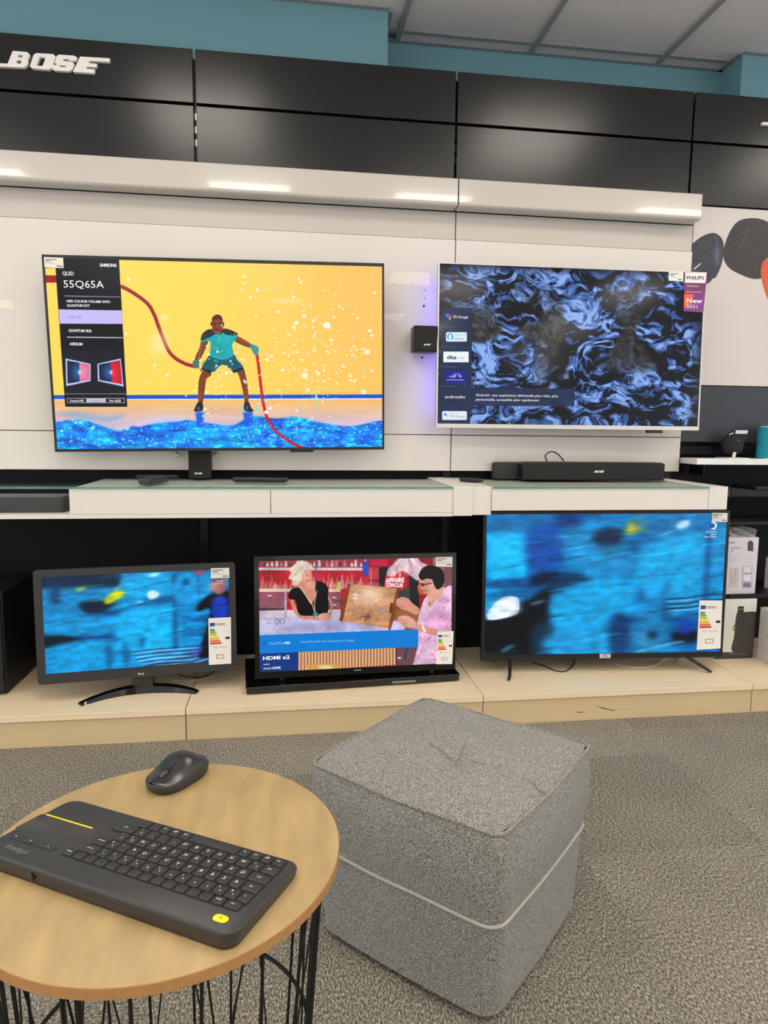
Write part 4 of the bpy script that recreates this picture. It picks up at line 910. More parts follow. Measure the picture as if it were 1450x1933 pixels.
pic.poly([(806,100),(1200,100),(1200,420),(806,420)], (150,24,40)); pic.poly([(806,160),(870,160),(870,300),(806,300)], (176,50,60)); pic.line([(806,240),(870,240)], 10, (110,20,34)); pic.line([(820,170),(822,262)], 6, (220,120,110)); pic.poly([(800,100),(920,100),(920,150),(830,150)], (200,20,60))
pic.poly([(868,160),(920,158),(920,300),(1048,300),(1050,210),(1100,210),(1110,400),(985,400),(985,285),(870,285)], (22,22,30)); pic.smooth([(980,300),(1045,296),(1048,390),(985,390)], (40,64,60), 1, 3)
pic.poly([(1000,196),(1040,245),(1008,298),(905,290),(900,275),(905,215),(960,190)], (214,26,40)); 
pic.smooth([(945,150),(975,115),(1010,100),(1090,100),(1120,130),(1160,150),(1150,185),(1115,200),(1100,240),(1060,215),(1020,185),(985,190),(955,215),(915,210),(920,180)], (228,196,206), 0.9, 2)
for i in range(26):
    x = 925+i*8.5; y = 150+abs(i-12)*1.5; pic.line([(1035+(x-1035)*0.35,103),(x,y),(x+rr.uniform(-5,5),y+rr.uniform(25,75))], 3, rr.choice([(245,225,230), (180,140,150), (250,240,240)]), 0.85, 0.5)
pic.poly([(1190,100),(1306,100),(1306,300),(1250,330),(1190,200)], (158,110,118)); pic.poly([(1255,160),(1306,150),(1306,320),(1262,310)], (110,70,74), 0.8); pic.smooth([(1100,270),(1125,275),(1160,320),(1110,318)], (225,110,40), 0.9, 2)
pic.poly([(940,410),(1100,400),(1110,530),(985,535)], (150,96,58)); pic.poly([(150,468),(640,463),(1010,480),(1030,500),(1020,535),(150,566)], (196,192,230)); pic.smooth([(290,520),(420,495),(640,480),(900,530),(700,545),(420,548)], (166,166,212), 0.6, 8)
pic.line([(205,485),(215,498),(228,492)], 2.5, (60,60,80)); pic.line([(245,485),(262,468),(280,478),(268,500),(255,492),(275,478),(300,470),(308,488),(290,500),(280,482)], 2.5, (60,60,80), 1, 0, True)
# tray
wn = fbm(pic.H, pic.W, 10, 40, 150, 3)[..., None]; wood = ((np.array((206,148,104))*(0.86+0.3*wn))/255).astype(np.float32)
pic.poly([(685,258),(985,285),(932,526),(632,480)], wood); pic.poly([(685,258),(700,262),(652,484),(632,480)], (128,66,36)); pic.smooth([(975,285),(990,290),(968,420),(940,526),(925,522),(948,410)], (136,72,40), 1, 1); pic.smooth([(640,345),(662,338),(655,395),(636,402)], (150,76,40)); pic.smooth([(645,352),(656,348),(652,386),(642,390)], (120,50,60)); pic.smooth([(936,380),(952,375),(946,425),(930,432)], (110,54,32))
pic.ell(810, 330, 90, 60, (236,206,180), 0.75, 25)
pic.line([(732,308),(724,370)], 5, (250,240,235)); pic.line([(712,322),(748,326)], 5, (250,240,235)); pic.line([(710,344),(746,348)], 5, (250,240,235))
for i in range(26):
    an = rr.uniform(0, 6.28); l = rr.uniform(20, 90); pic.line([(800,455),(800+l*math.cos(an)*0.6,455+l*math.sin(an)*0.55),(800+l*math.cos(an),455+l*math.sin(an)*0.5+10)], 2, (92,62,58), 0.7, 0.5)
for (x, y) in ((690,415),(715,430),(760,395),(850,380),(880,430),(900,345)):
    for i in range(5): pic.line([(x+rr.uniform(-18,18), y+rr.uniform(-14,14)), (x+rr.uniform(-18,18), y+rr.uniform(-14,14))], 2, (120,90,90), 0.6, 0.5)
pic.smooth([(880,400),(915,420),(900,440),(870,432)], (170,150,160), 0.6, 3); 
# woman at the left of the picture
pic.smooth([(336,345),(352,335),(400,440),(480,445),(560,440),(585,400),(560,330),(590,370),(588,430),(560,475),(480,475),(400,462),(360,420)], (206,140,116))
pic.smooth([(385,255),(460,240),(500,262),(505,300),(460,380),(430,330),(385,295)], (214,146,122)); 
pic.smooth([(385,280),(345,295),(328,330),(340,352),(372,360),(395,440),(480,448),(562,432),(565,330),(568,290),(545,255),(500,243),(490,280),(492,330),(470,385),(440,345),(410,300)], (14,12,15))
pic.line([(395,270),(430,325),(470,380),(486,430)], 5, (226,210,170), 1, 0, True); pic.line([(500,300),(486,370),(488,430)], 4, (226,210,170), 1, 0, True); pic.ell(492, 438, 15, 10, (50,150,140))
pic.smooth([(510,445),(545,432),(585,445),(580,470),(545,480),(515,475)], (216,160,142)); pic.line([(478,450),(484,470)], 6, (60,120,120)); pic.line([(570,432),(582,440)], 6, (70,80,90))
pic.smooth([(405,190),(440,165),(465,185),(470,225),(462,255),(435,268),(405,255),(395,225)], (222,152,128)); pic.line([(432,212),(446,210)], 4, (90,60,60)); pic.line([(456,206),(465,205)], 4, (90,60,60)); pic.line([(440,244),(460,238)], 5, (176,60,64)); pic.line([(455,212),(462,228)], 3, (190,120,100))
pic.smooth([(360,150),(395,122),(440,128),(470,150),(475,175),(455,170),(435,180),(412,195),(405,235),(380,268),(352,265),(352,240),(330,225),(345,195),(335,175)], (226,210,190))
for i in range(18): pic.line([(395+rr.uniform(-30,30),150+rr.uniform(-14,14)),(375+rr.uniform(-40,60),185+rr.uniform(-30,50))], 3, rr.choice([(245,238,225), (190,165,140), (210,190,170)]), 0.6, 0.8)
# woman at the right of the picture
pic.smooth([(1155,330),(1255,285),(1310,310),(1310,745),(1065,745),(1085,650),(1095,560),(1100,480),(1120,400)], (232,190,220))
for i in range(170):
    x, y = rr.uniform(1070, 1305), rr.uniform(310, 740)
    if x < 1165-(y-320)*0.22 and y < 480: continue
    pic.ell(x, y, rr.uniform(4, 11), rr.uniform(3, 7), rr.choice([(214,90,170), (222,120,190), (246,226,238), (200,80,160)]), 0.55, 1.5, rr.uniform(0, 3), 8)
pic.smooth([(1170,300),(1250,280),(1235,330),(1190,380),(1165,400),(1160,350)], (226,160,140)); pic.smooth([(1180,420),(1230,400),(1306,470),(1306,540),(1150,520),(1130,500)], (224,140,200), 0.4, 4)
pic.smooth([(1060,490),(1140,510),(1215,535),(1215,570),(1130,545),(1050,515)], (220,152,130)); pic.smooth([(985,455),(1040,450),(1085,480),(1085,515),(1040,520),(1005,505),(980,480)], (224,160,140)); pic.line([(985,462),(1030,480)], 8, (205,132,112)); pic.line([(980,480),(1030,495)], 8, (214,146,126)); pic.line([(1128,508),(1142,545)], 12, (245,240,240))
pic.smooth([(968,365),(1000,338),(1040,345),(1070,375),(1110,410),(1095,445),(1040,420),(985,400)], (216,148,126)); pic.line([(975,350),(1035,385)], 8, (226,164,144)); pic.line([(968,388),(1030,400)], 8, (204,134,114))
pic.smooth([(1112,215),(1150,190),(1215,230),(1210,290),(1185,318),(1140,315),(1118,280),(1108,255)], (226,162,142)); pic.smooth([(1105,210),(1135,160),(1190,150),(1245,175),(1260,230),(1245,275),(1215,292),(1195,262),(1185,235),(1150,228),(1125,238)], (18,10,14))
pic.line([(1108,258),(1150,262),(1180,255)], 6, (30,16,20)); pic.ell(1128, 268, 12, 9, (60,30,34), 0.7); pic.line([(1126,300),(1150,300)], 5, (190,60,70)); pic.ell(1196, 278, 6, 10, (214,140,120)); pic.ell(1170, 378, 7, 9, (190,120,70))
sh_ = fbm(pic.H, pic.W, 20, 13, 160, 4)[..., None]; sf = fbm(pic.H, pic.W, 120, 80, 165, 2)[..., None]
pic.a = gblur((pic.a*(0.80+0.34*sh_+0.14*(sf-0.5))).astype(np.float32), 0.9)
# banner, box, slats
pic.poly([(960,640),(1100,633),(1070,745),(968,742)], (110,72,76)); pic.line([(1040,640),(1022,690),(1030,715)], 12, (40,60,110)); pic.ell(990, 700, 12, 6, (210,200,210)); pic.poly([(968,640),(974,640),(976,742),(968,742)], (60,40,44))
pic.poly([(388,664),(970,640),(970,742),(388,778)], (184,118,80))
for i in range(31):
    x = 392+i*18.8; pic.poly([(x,664-(x-388)*0.041),(x+11,664-(x+11-388)*0.041),(x+11,776-(x+11-388)*0.06),(x,776-(x-388)*0.06)], (226,176,132)); pic.poly([(x+11,664-(x-388)*0.041),(x+14,664-(x-388)*0.041),(x+14,776-(x-388)*0.06),(x+11,776-(x-388)*0.06)], (110,62,42))
pic.poly([(440,742),(640,735),(640,768),(440,775)], (214,160,70), 0.9); pic.ell(550, 756, 45, 12, (240,220,190), 0.8, 4)
pic.poly([(150,566),(1103,529),(1103,634),(150,676)], (4,124,214)); pic.poly([(150,676),(388,665),(388,776),(150,788)], (14,56,128))
pic.ell(187, 613, 14, 16, (0,110,200))
use(pic, None)
s4 = screen(t4, pic, 'talk_show_picture', 0.15)
lt = lambda b, p0, p1, h, m=SCREENTXT, bold=0.0: lettering('lettering', b, pl, p0, p1, h, m, s4, -0.0011, 0, bold, cc)
lt('AFFAIRE', (908,252), (1018,248), 27, bold=0.04); lt('CONCLUE', (908,276), (1010,278), 22, bold=0.04)
lt('PixelPlus', (215,622), (306,618), 15, SCREENTEAL); lt('HD', (308,618), (340,617), 15, bold=0.03); lt('Pixel Plus HD met la beauté en image', (405,611), (722,601), 14, SCREENTEAL)
lt('HDMI x2', (178,713), (338,705), 22, bold=0.03); lt('with', (180,744), (216,742), 11); lt('easy', (180,768), (230,766), 14); lt('LINK', (234,766), (287,764), 14, bold=0.03)
price_card(t4, pl, [(1206,100),(1305,98),(1304,158),(1206,155)], True, cc)
energy_card(t4, pl, [(1217,543),(1312,540),(1304,735),(1209,737)], 5, '32', cc)
lettering('brand_lettering', 'PHILIPS', pl, (722,776), (762,774), 7, INKW, t4, 0.0006, 0, 0, cc)
for x, y in ((292, 850), (1185, 812)):
    u = pl.hit(*cc(x, y-30))[0]
    box('foot', (u-0.009, -0.2362, -0.028), (u+0.009, -0.21, -0.006), GLOSSB, t4, 0.002, 1, pl.mx())

# ------------------------------------------------------------------ small speakers, soundbars, remotes
def little_logo(pl, p0, p1, h, parent, w=0.0006): lettering('brand_lettering', 'BOSE', pl, p0, p1, h, INKW, parent, w, 0.45, 0.04)
# cube speaker fixed to the boards beside the water television
s = at(782, 640, 2.72).x; za, zb2 = at(782, 663, 2.72).z, at(782, 613, 2.72).z
t = thing('cube_speaker', 'small black cube speaker fixed to the white boards between the two wall televisions', 'speaker', (s+0.05, 2.82, za))
box('cabinet', (s, 2.728, za), (s+0.098, 2.8, zb2), PLASTB, t, 0.006, 3); box('grille', (s+0.003, 2.718, za+0.003), (s+0.095, 2.7279, zb2-0.003), CLOTHB, t, 0.003, 2); box('wall_mount', (s+0.03, 2.8, za+0.03), (s+0.07, 2.8198, zb2-0.03), BLACKM, t)
little_logo(Plane((0, 2.718, 0), (1,0,0), (0,0,1)), (800, 652), (812, 652), 3, t)
xa, xb = at(355, 880, 2.756).x, at(398, 880, 2.756).x
t = thing('cube_speaker', 'small black cube speaker standing on the glass under the yellow-picture television', 'speaker', ((xa+xb)/2, 2.79, ZS))
box('cabinet', (xa, 2.764, ZS), (xb, 2.83-0.015, ZS+0.109), PLASTB, t, 0.005, 3); box('grille', (xa+0.002, 2.755, ZS+0.003), (xb-0.002, 2.7639, ZS+0.106), CLOTHB, t, 0.003, 2)
little_logo(Plane((0, 2.755, 0), (1,0,0), (0,0,1)), (367, 895), (381, 895), 3, t)
xa, xb = at(989, 890, 2.68).x, at(1256, 890, 2.68).x; zt_ = at(1100, 873, 2.68).z
t = thing('soundbar', 'black fabric-fronted soundbar on the glass shelf under the water television', 'soundbar', ((xa+xb)/2, 2.72, ZS))
box('cabinet', (xa, 2.69, ZS+0.001), (xb, 2.762, zt_), PLASTB, t, 0.009, 4); box('grille', (xa+0.003, 2.678, ZS+0.004), (xb-0.003, 2.6899, zt_-0.004), CLOTHB, t, 0.004, 3)
little_logo(Plane((0, 2.678, 0), (1,0,0), (0,0,1)), (1122, 892), (1139, 892), 4, t)
for x in (xa+0.06, xb-0.06): box('rubber_foot', (x-0.02, 2.70, ZS), (x+0.02, 2.75, ZS+0.001), DARKGAP, t)
xl = at(929, 890, 2.79).x
t = thing('soundbar', 'dark grey round-ended soundbar half hidden behind the black one', 'soundbar', (xl+0.2, 2.79, ZS))
out = rrect(0.22, 0.022, 0.0215, 8); cx_ = xl+0.22
z1 = at(940, 873, 2.79).z
loft('cabinet', [[Vector((cx_+x*f, 2.792+y*f, z)) for x, y in out] for z, f in ((ZS+0.001, 0.985), (ZS+0.005, 1.0), (z1-0.006, 1.0), (z1, 0.985))], mat('dark_grey_mesh', (44, 43, 42), 0.7, var=0.2, vscale=500, bump=0.2, bscale=900), t)
loft('top_cap', [[Vector((cx_+x*f, 2.792+y*f, z)) for x, y in out] for z, f in ((z1, 0.97), (z1+0.002, 0.95))], GREYB, t)
pts = spline([at(1034, 890, 2.818), at(1033, 872, 2.818), at(1030, 860, 2.818), at(1040, 852.5, 2.818), at(1053, 857, 2.818), at(1066, 873, 2.818), at(1070, 890, 2.818)], 8)
tag(tube('power_cable', pts, 0.0022, CABLEB), 'thin black cable looping up behind the black soundbar', 'cable')
def remote(label, p, ang, L, Wd, H, dots, dark=GREYB, tilt=0.0):
    t = thing('remote_control', label, 'remote control', p, 0, 'remote controls on the glass shelf')
    Mx = Matrix.Translation(Vector(p)) @ Matrix.Rotation(ang, 4, 'Z')
    o = rrect(L/2, Wd/2, min(0.012, Wd*0.4), 5)
    loft('body', [[Mx @ Vector((x*f, y*f2, z)) for x, y in o] for z, f, f2 in ((0, 0.93, 0.80), (H*0.35, 0.99, 0.96), (H*0.75, 1, 1), (H, 0.985, 0.95))], dark, t)
    rnd = random.Random(int(L*1e4)); K = 10
    for i in range(K):
        for j in (-1, 0, 1):
            c = INKG
            if (i, j) in dots: c = dots[(i, j)]
            x = -L*0.42+L*0.84*i/(K-1); box('button', (x-0.0035, j*Wd*0.27-0.003, H), (x+0.0035, j*Wd*0.27+0.003, H+0.0016), c if (i, j) in dots else BTN, t, 0.0006, 1, Mx)
    return t
BTN = mat('dark_rubber_button', (60, 62, 68), 0.6, var=0.1); RED = mat('red_rubber_button', (200, 70, 40), 0.5, var=0.05); GRN = mat('green_rubber_button', (60, 150, 80), 0.5, var=0.05)
a0, a1 = atz(266, 915, ZS+0.008), atz(314, 899, ZS+0.016)
remote('grey remote control lying pointing back on the glass beside the cube speaker', ((a0.x+a1.x)/2-0.005, 2.545, ZS), math.radians(74), 0.17, 0.042, 0.021, {})
remote('flat black remote control with orange buttons lying along the glass shelf', (at(492, 905, 2.60).x, 2.60, ZS), math.radians(-8), 0.205, 0.045, 0.015, {(0,0): RED, (3,0): RED, (3,1): GRN}, PLASTB)
remote('small black remote control on the white filler box between the shelves', (at(890, 902, 2.60).x, 2.60, ZS+0.002), math.radians(-50), 0.10, 0.038, 0.012, {}, PLASTB)
remote('slim dark remote control lying behind the grey one', (at(297, 898, 2.76).x, 2.775, ZS), math.radians(0), 0.16, 0.035, 0.012, {}, PLASTB)
# black bar under the glass at the left end
x1_ = at(127, 940, 2.47).x
t = thing('soundbar', 'long dark soundbar lying under the glass at the left shelf end', 'soundbar', (x1_-0.3, 2.52, zb_+0.014))
o = rrect(0.30, 0.058, 0.02, 6)
loft('cabinet', [[Vector((x1_-0.3+x*f, 2.50+y*f, z)) for x, y in o] for z, f in ((zb_+0.0145, 0.99), (zb_+0.02, 1.0), (zb_+0.062, 1.0), (zb_+0.067, 0.985))], mat('charcoal_mesh', (52, 52, 54), 0.6, var=0.15, vscale=400), t)
loft('top_plate', [[Vector((x1_-0.3+x*f, 2.50+y*f, z)) for x, y in o] for z, f in ((zb_+0.067, 0.96), (zb_+0.0685, 0.955))], mat('grey_top_plate', (92, 93, 94), 0.35, var=0.03), t)

# black sound base under the middle low set
bx0, by0 = -0.15, 2.405
yw = math.radians(2.221+1.6); Mb = Matrix.Translation(Vector((-0.148, 2.396, ZP))) @ Matrix.Rotation(yw, 4, 'Z')
t = thing('sound_base', 'long black glossy sound base carrying the middle low television', 'sound base', (0.25, 2.5, ZP))
box('body', (0, 0, 0.004), (0.79, 0.31, 0.024), PLASTB, t, 0.003, 2, Mb); box('glass_plate', (-0.002, -0.002, 0.0242), (0.792, 0.312, 0.030), GLOSSB, t, 0.001, 2, Mb)
for x, y in ((0.05, 0.04), (0.74, 0.04), (0.05, 0.27), (0.74, 0.27)): box('foot', (x-0.015, y-0.015, 0), (x+0.015, y+0.015, 0.004), DARKGAP, t, 0, 1, Mb)
box('badge', (0.53, -0.0032, 0.010), (0.62, -0.0004, 0.018), mat('dull_grey_badge', (120, 120, 118), 0.4, var=0.02), t, 0.0008, 1, Mb)
# dark box half out of view at the left
pr = at(33, 1103, 2.55); 
t = thing('subwoofer', 'black cabinet at the left photo edge beside the small charcoal television', 'speaker', (-1.15, 2.62, ZP))
zt_ = at(31, 1104, 2.62).z; xr = at(34, 1200, 2.62).x
box('cabinet', (xr-0.36, 2.50, ZP+0.004), (xr, 2.82, zt_), mat('black_ash_veneer', (14, 15, 20), 0.5, var=0.2, vscale=60, stretch=(8,1,1)), t, 0.003, 2)
box('grille', (xr-0.355, 2.488, ZP+0.008), (xr-0.005, 2.4999, zt_-0.004), CLOTHB, t, 0.003, 2)
for x in (xr-0.32, xr-0.04): 
    for y in (2.53, 2.79): box('foot', (x-0.015, y-0.015, ZP), (x+0.015, y+0.015, ZP+0.004), DARKGAP, t)
# cables on the plinths
def cable(label, pts, r=0.0022, m=CABLEB): return tag(tube('cable', spline(pts, 8), r, m), label, 'cable', 'loose cables on the plinths')
z = ZP+0.0024
cable('grey-white cable curling on the plinth behind the curved black foot', [atz(320, 1282, z), atz(345, 1285, z), atz(375, 1283, z), atz(405, 1276, z), atz(425, 1266, z)], 0.0024, CABLEW)
cable('black cable curling on the plinth behind the small charcoal television', [atz(335, 1273, z), atz(355, 1278, z), atz(380, 1278, z), atz(400, 1270, z), atz(412, 1262, z)], 0.0018)
cable('pale cable emerging beside the small charcoal television frame', [atz(440, 1262, z), atz(452, 1250, z), atz(461, 1240, z+0.006), atz(470, 1238, z)], 0.0018, CABLEW)
cable('black cable looping on the plinth under the blue-picture television', [atz(1005, 1250, z), atz(1030, 1258, z), atz(1048, 1266, z), atz(1068, 1267, z), atz(1082, 1256, z), atz(1086, 1244, z)], 0.0022)
cable('grey-white cable looping on the plinth under the blue-picture television', [atz(1142, 1243, z), atz(1165, 1254, z), atz(1198, 1260, z), atz(1235, 1256, z), atz(1258, 1240, z)], 0.0024, CABLEW)
cable('thin dark cable beside the black sound base', [atz(462, 1262, z), atz(468, 1252, z), atz(478, 1243, z), atz(488, 1240, z)], 0.0015)

# ------------------------------------------------------------------ product shelves at the right
yS = 2.70; xs0 = 1.71; z1_, z0_ = at(1320, 866, yS).z, at(1320, 877, yS).z
sh = thing('product_shelf', 'white product shelf carrying the round speaker at the photo edge', 'shelf', (2.1, 2.78, z0_))
box('shelf_board', (xs0, yS+0.002, z0_), (2.64, 2.826, z1_), WHITE, sh, 0.001, 1); box('price_rail', (xs0, yS-0.003, z0_), (2.64, yS+0.0015, z1_+0.001), mat('white_rail', (225, 226, 228), 0.35, var=0.01), sh, 0.0008, 1)
box('bracket', (xs0+0.06, 2.74, z0_-0.05), (xs0+0.064, 2.85, z0_-0.0005), BLACKM, sh); box('bracket', (2.58, 2.74, z0_-0.05), (2.584, 2.85, z0_-0.0005), BLACKM, sh)
# round speaker on a little white stand
c = at(1383, 836, 2.77); c.z = z1_+0.061
t = thing('round_speaker', 'round black speaker on a white display stand on the white shelf', 'speaker', (c.x, c.y, z1_))
prof = [(0.004, -0.046)]+[(0.048*math.cos(a)**0.75, 0.047*math.sin(a)) for a in (math.radians(d) for d in range(-75, 80, 10))]+[(0.004, 0.046)]
lathe('body', prof, c, CLOTHB, t, 36, Matrix.Rotation(math.radians(78), 4, 'X') @ Matrix.Diagonal((1, 1, 0.72, 1)))
tube('carry_strap', spline([c+Vector((-0.03, 0, 0.036)), c+Vector((-0.012, 0, 0.052)), c+Vector((0.01, 0, 0.05)), c+Vector((0.03, 0, 0.034))], 6), 0.005, CLOTHB, t)
box('stand_plate', (c.x-0.05, c.y-0.05, z1_), (c.x+0.05, c.y+0.04, z1_+0.004), WHITE, t, 0.001, 1); tube('stand_arm', [Vector((c.x-0.012, c.y-0.03, z1_+0.004)), Vector((c.x-0.005, c.y-0.026, z1_+0.026))], 0.007, WHITE, t, 10)
pq = Plane((c.x, c.y-0.02, c.z+0.048), (1,0,0), (0,-0.3,1))
extr('price_tag', pq, [[(-0.004,-0.002),(0.052,-0.002),(0.052,0.013),(-0.004,0.013)]], 0.0, 0.001, LABELW, t); extr('price_tag', pq, [[(-0.03,-0.008),(-0.012,-0.001),(-0.013,0.003),(-0.031,-0.004)]], 0.0, 0.001, LABELW, t)
extr('logo_mark', Plane((c.x, c.y-0.040, c.z+0.015), (1,0,0), (0,0,1)), [[(-0.006,0),(0.006,0),(0.007,0.003),(-0.005,0.003)]], None, 0.0, INKG, t)
# teal speaker
tc_ = Vector((at(1434, 832, 2.76).x+0.047, 2.765, z1_)); tz = at(1445, 806, 2.76).z-z1_
t = thing('cylinder_speaker', 'teal fabric cylinder speaker cut by the photo edge on the white shelf', 'speaker', tc_)
lathe('body', [(0.042,0.0),(0.046,0.004),(0.046,tz-0.004),(0.042,tz)], tc_, mat('teal_speaker_fabric', (20, 140, 165), 0.8, var=0.12, vscale=300, bump=0.2, bscale=900), t, 32)
lathe('top_cap', [(0.036,tz),(0.034,tz+0.003)], tc_, mat('pale_teal_cap', (200, 215, 218), 0.5, var=0.02), t, 32); box('price_tag', (tc_.x-0.02, tc_.y-0.052, z1_+tz), (tc_.x+0.06, tc_.y-0.046, z1_+tz+0.018), LABELW, t); box('stand_plate', (tc_.x-0.055, tc_.y-0.06, z1_), (tc_.x+0.05, tc_.y-0.0475, z1_+0.003), WHITE, t)
# lower dark shelves
def dark_shelf(label, ya, z0, z1, x0, m):
    t = thing('product_shelf', label, 'shelf', (2.2, 2.75, z0), 0, 'dark product shelves')
    box('shelf_board', (x0, ya+0.004, z0), (2.64, 2.85, z1), m, t, 0.001, 1); box('price_rail', (x0+0.012, ya-0.002, z0+0.002), (2.64, ya+0.0036, z1+0.003), BLACKM, t, 0.0008, 1)
    box('shelf_bracket', (x0+0.002, 2.70, z0-0.04), (x0+0.006, 2.85, z0-0.0005), BLACKM, t)
    return t
DKG = mat('dark_grey_shelf', (54, 52, 50), 0.5, var=0.08)
zz = at(1400, 928, 2.58).z
dark_shelf('dark product shelf just below the white shelf', 2.58, zz-0.022, zz, at(1376, 930, 2.58).x, DKG)
zm = at(1400, 1121, 2.60).z
zq = at(1410, 986, 2.62).z
dark_shelf('thin dark product shelf above the hanging accessory pack', 2.62, zq-0.012, zq, at(1378, 986, 2.62).x, DKG)
dark_shelf('dark product shelf under the hanging accessory pack', 2.585, zm-0.016, zm, at(1372, 1125, 2.585).x, BLACKM)
tag(box('flat_case', (at(1422, 918, 2.66).x, 2.64, zz+0.0001), (2.3, 2.8, zz+0.014), PLASTB, None, 0.003, 2), 'flat black case lying on the dark shelf below the white one', 'case')
# accessory pack: white carton with printed picture and a clear hang sleeve
yb = 2.60; xa, xb = at(1374, 1060, yb).x, at(1432, 1060, yb).x; zt_ = at(1405, 1015, yb).z
t = thing('accessory_pack', 'white accessory pack with plastic hang sleeve on the middle dark shelf', 'box', ((xa+xb)/2, yb, zm))
BXW = mat('white_carton', (214, 211, 214), 0.5, var=0.02)
box('carton', (xa-0.03, yb+0.003, zm), (xb-0.004, yb+0.09, zt_), BXW, t, 0.0015, 1)
bp = Plane((0, yb+0.0025, 0), (1,0,0), (0,0,1)); cd = crop(1270, 780, 4.027); pic = Pic(bp, xa-0.03, xb-0.004, zm, zt_, 420, cd)
pic.a[:] = np.array((210, 206, 214))/255
pic.poly([(570,985),(585,968),(600,968),(613,985),(613,1050),(570,1045)], (64,62,66)); 
for y, w_ in ((1088,60), (1100,75), (1112,70), (1075,85), (1125,50)): pic.line([(430,y),(430+w_,y)], 3, (165,160,185), 0.8)
for y in (1090, 1102, 1114, 1130): pic.line([(560,y),(612,y)], 3, (165,162,180), 0.7)
pic.smooth([(430,1190),(470,1175),(505,1185),(495,1310),(440,1325),(425,1310)], (196,190,188)); pic.line([(440,1200),(450,1290),(480,1180),(470,1310)], 4, (140,134,130), 0.7, 1, True)
pic.rect(525, 1162, 606, 1330, (178,174,192)); pic.rect(540, 1168, 595, 1210, (214,212,222)); pic.rect(540, 1225, 597, 1275, (220,220,228)); pic.rect(535, 1290, 592, 1322, (120,118,140)); pic.line([(540,1225),(595,1222)], 4, (90,88,100))
use(pic, None)
fr = pic_quad('carton_print', pic, 0.0, pic_material('accessory_print', pic.image('accessory_print'), False, 0.4), t, 0.0004)
VIO = mat('violet_blue_print', (120, 112, 170), 0.6, var=0)
lettering('lettering', 'CONNECT', bp, (440,1033), (523,1031), 15, VIO, fr, 0.0005, 0, 0, cd); lettering('lettering', '100', bp, (440,1053), (462,1052), 13, VIO, fr, 0.0005, 0, 0, cd); lettering('lettering', 'BOSE', bp, (430,990), (470,988), 9, INKK, fr, 0.0005, 0.3, 0.03, cd)
clear = bpy.data.materials.new('clear_sleeve_plastic'); clear.use_nodes = True; _b = clear.node_tree.nodes['Principled BSDF']; _b.inputs['Transmission Weight'].default_value = 0.75; _b.inputs['Roughness'].default_value = 0.25; _b.inputs['Base Color'].default_value = (0.75, 0.76, 0.78, 1); _b.inputs['IOR'].default_value = 1.15
sl = []
rnd = random.Random(4)
for i in range(9):
    x = xa-0.03+(xb-0.001-xa+0.03)*i/8
    for j in range(4): sl.append(Vector((x, yb+0.015+0.018*math.sin(i*1.7+j*2.1)+0.01*j, zt_+0.002+0.0125*j+rnd.uniform(-0.004, 0.005)*(j > 0))))
pyd('hang_sleeve', sl, [(i*4+j, (i+1)*4+j, (i+1)*4+j+1, i*4+j+1) for i in range(8) for j in range(3)], clear, t, 60)
# bottle carton on the plinth
yb = 2.58; xa, xb = at(1365, 1200, yb).x, at(1425, 1200, yb).x; zt_ = at(1395, 1131, yb).z
t = thing('bottle_carton', 'white carton printed with a dark speaker standing on the plinth', 'box', ((xa+xb)/2, yb+0.05, ZP))
box('carton', (xa-0.03, yb+0.003, ZP), (xb, yb+0.11, zt_), mat('white_carton_gloss', (222, 220, 216), 0.35, var=0.015), t, 0.0015, 1)
bp = Plane((0, yb+0.0025, 0), (1,0,0), (0,0,1)); pic = Pic(bp, xa-0.03, xb, ZP, zt_, 420, cd)
pic.a[:] = np.array((218, 216, 212))/255
pic.poly([(300,1815),(620,1820),(620,1870),(300,1870)], (58,55,52)); pic.poly([(496,1468),(542,1468),(540,1515),(494,1512)], (44,42,42)); pic.line([(500,1490),(538,1490)], 4, (200,198,196))
pic.smooth([(488,1520),(540,1512),(650,1512),(660,1560),(632,1640),(612,1815),(455,1812),(468,1690)], (62,60,59)); pic.smooth([(565,1560),(620,1560),(600,1800),(540,1800)], (74,72,70), 0.6, 14); pic.line([(482,1600),(462,1630),(466,1650),(482,1640)], 6, (50,48,46), 1, 1, True)
use(pic, None)
fr = pic_quad('carton_print', pic, 0.0, pic_material('carton_print', pic.image('carton_print'), False, 0.35), t, 0.0004)
extr('print_line', bp, [[(430,1826),(568,1828),(568,1833),(430,1831)]], None, 0.0005, INKG, fr, None, cd)
xa = at(1430, 1200, 2.575).x; zt_ = at(1440, 1145, 2.575).z
t = thing('grey_carton', 'pale grey carton cut by the photo edge on the plinth', 'box', (xa+0.09, 2.5, ZP))
box('carton', (xa, 2.45, ZP), (xa+0.18, 2.57, zt_), mat('grey_carton_board', (196, 193, 189), 0.5, var=0.02), t, 0.0015, 1); extr('logo_mark', Plane((0, 2.45, 0), (1,0,0), (0,0,1)), [[(1446,1201),(1456,1203),(1460,1206),(1450,1204)]], None, 0.0004, INKK, t, None, lambda x, y: (x, y))
xa = at(1444, 1080, 2.70).x
t = thing('grey_carton', 'sliver of a white carton above the pale grey carton', 'box', (xa+0.05, 2.64, zm))
box('carton', (xa, 2.60, zm), (xa+0.12, 2.70, at(1446, 1060, 2.6).z), BXW, t, 0.0015, 1); box('lid_flap', (xa+0.002, 2.5985, at(1446, 1075, 2.6).z), (xa+0.118, 2.5999, at(1446, 1062, 2.6).z), BXW, t)

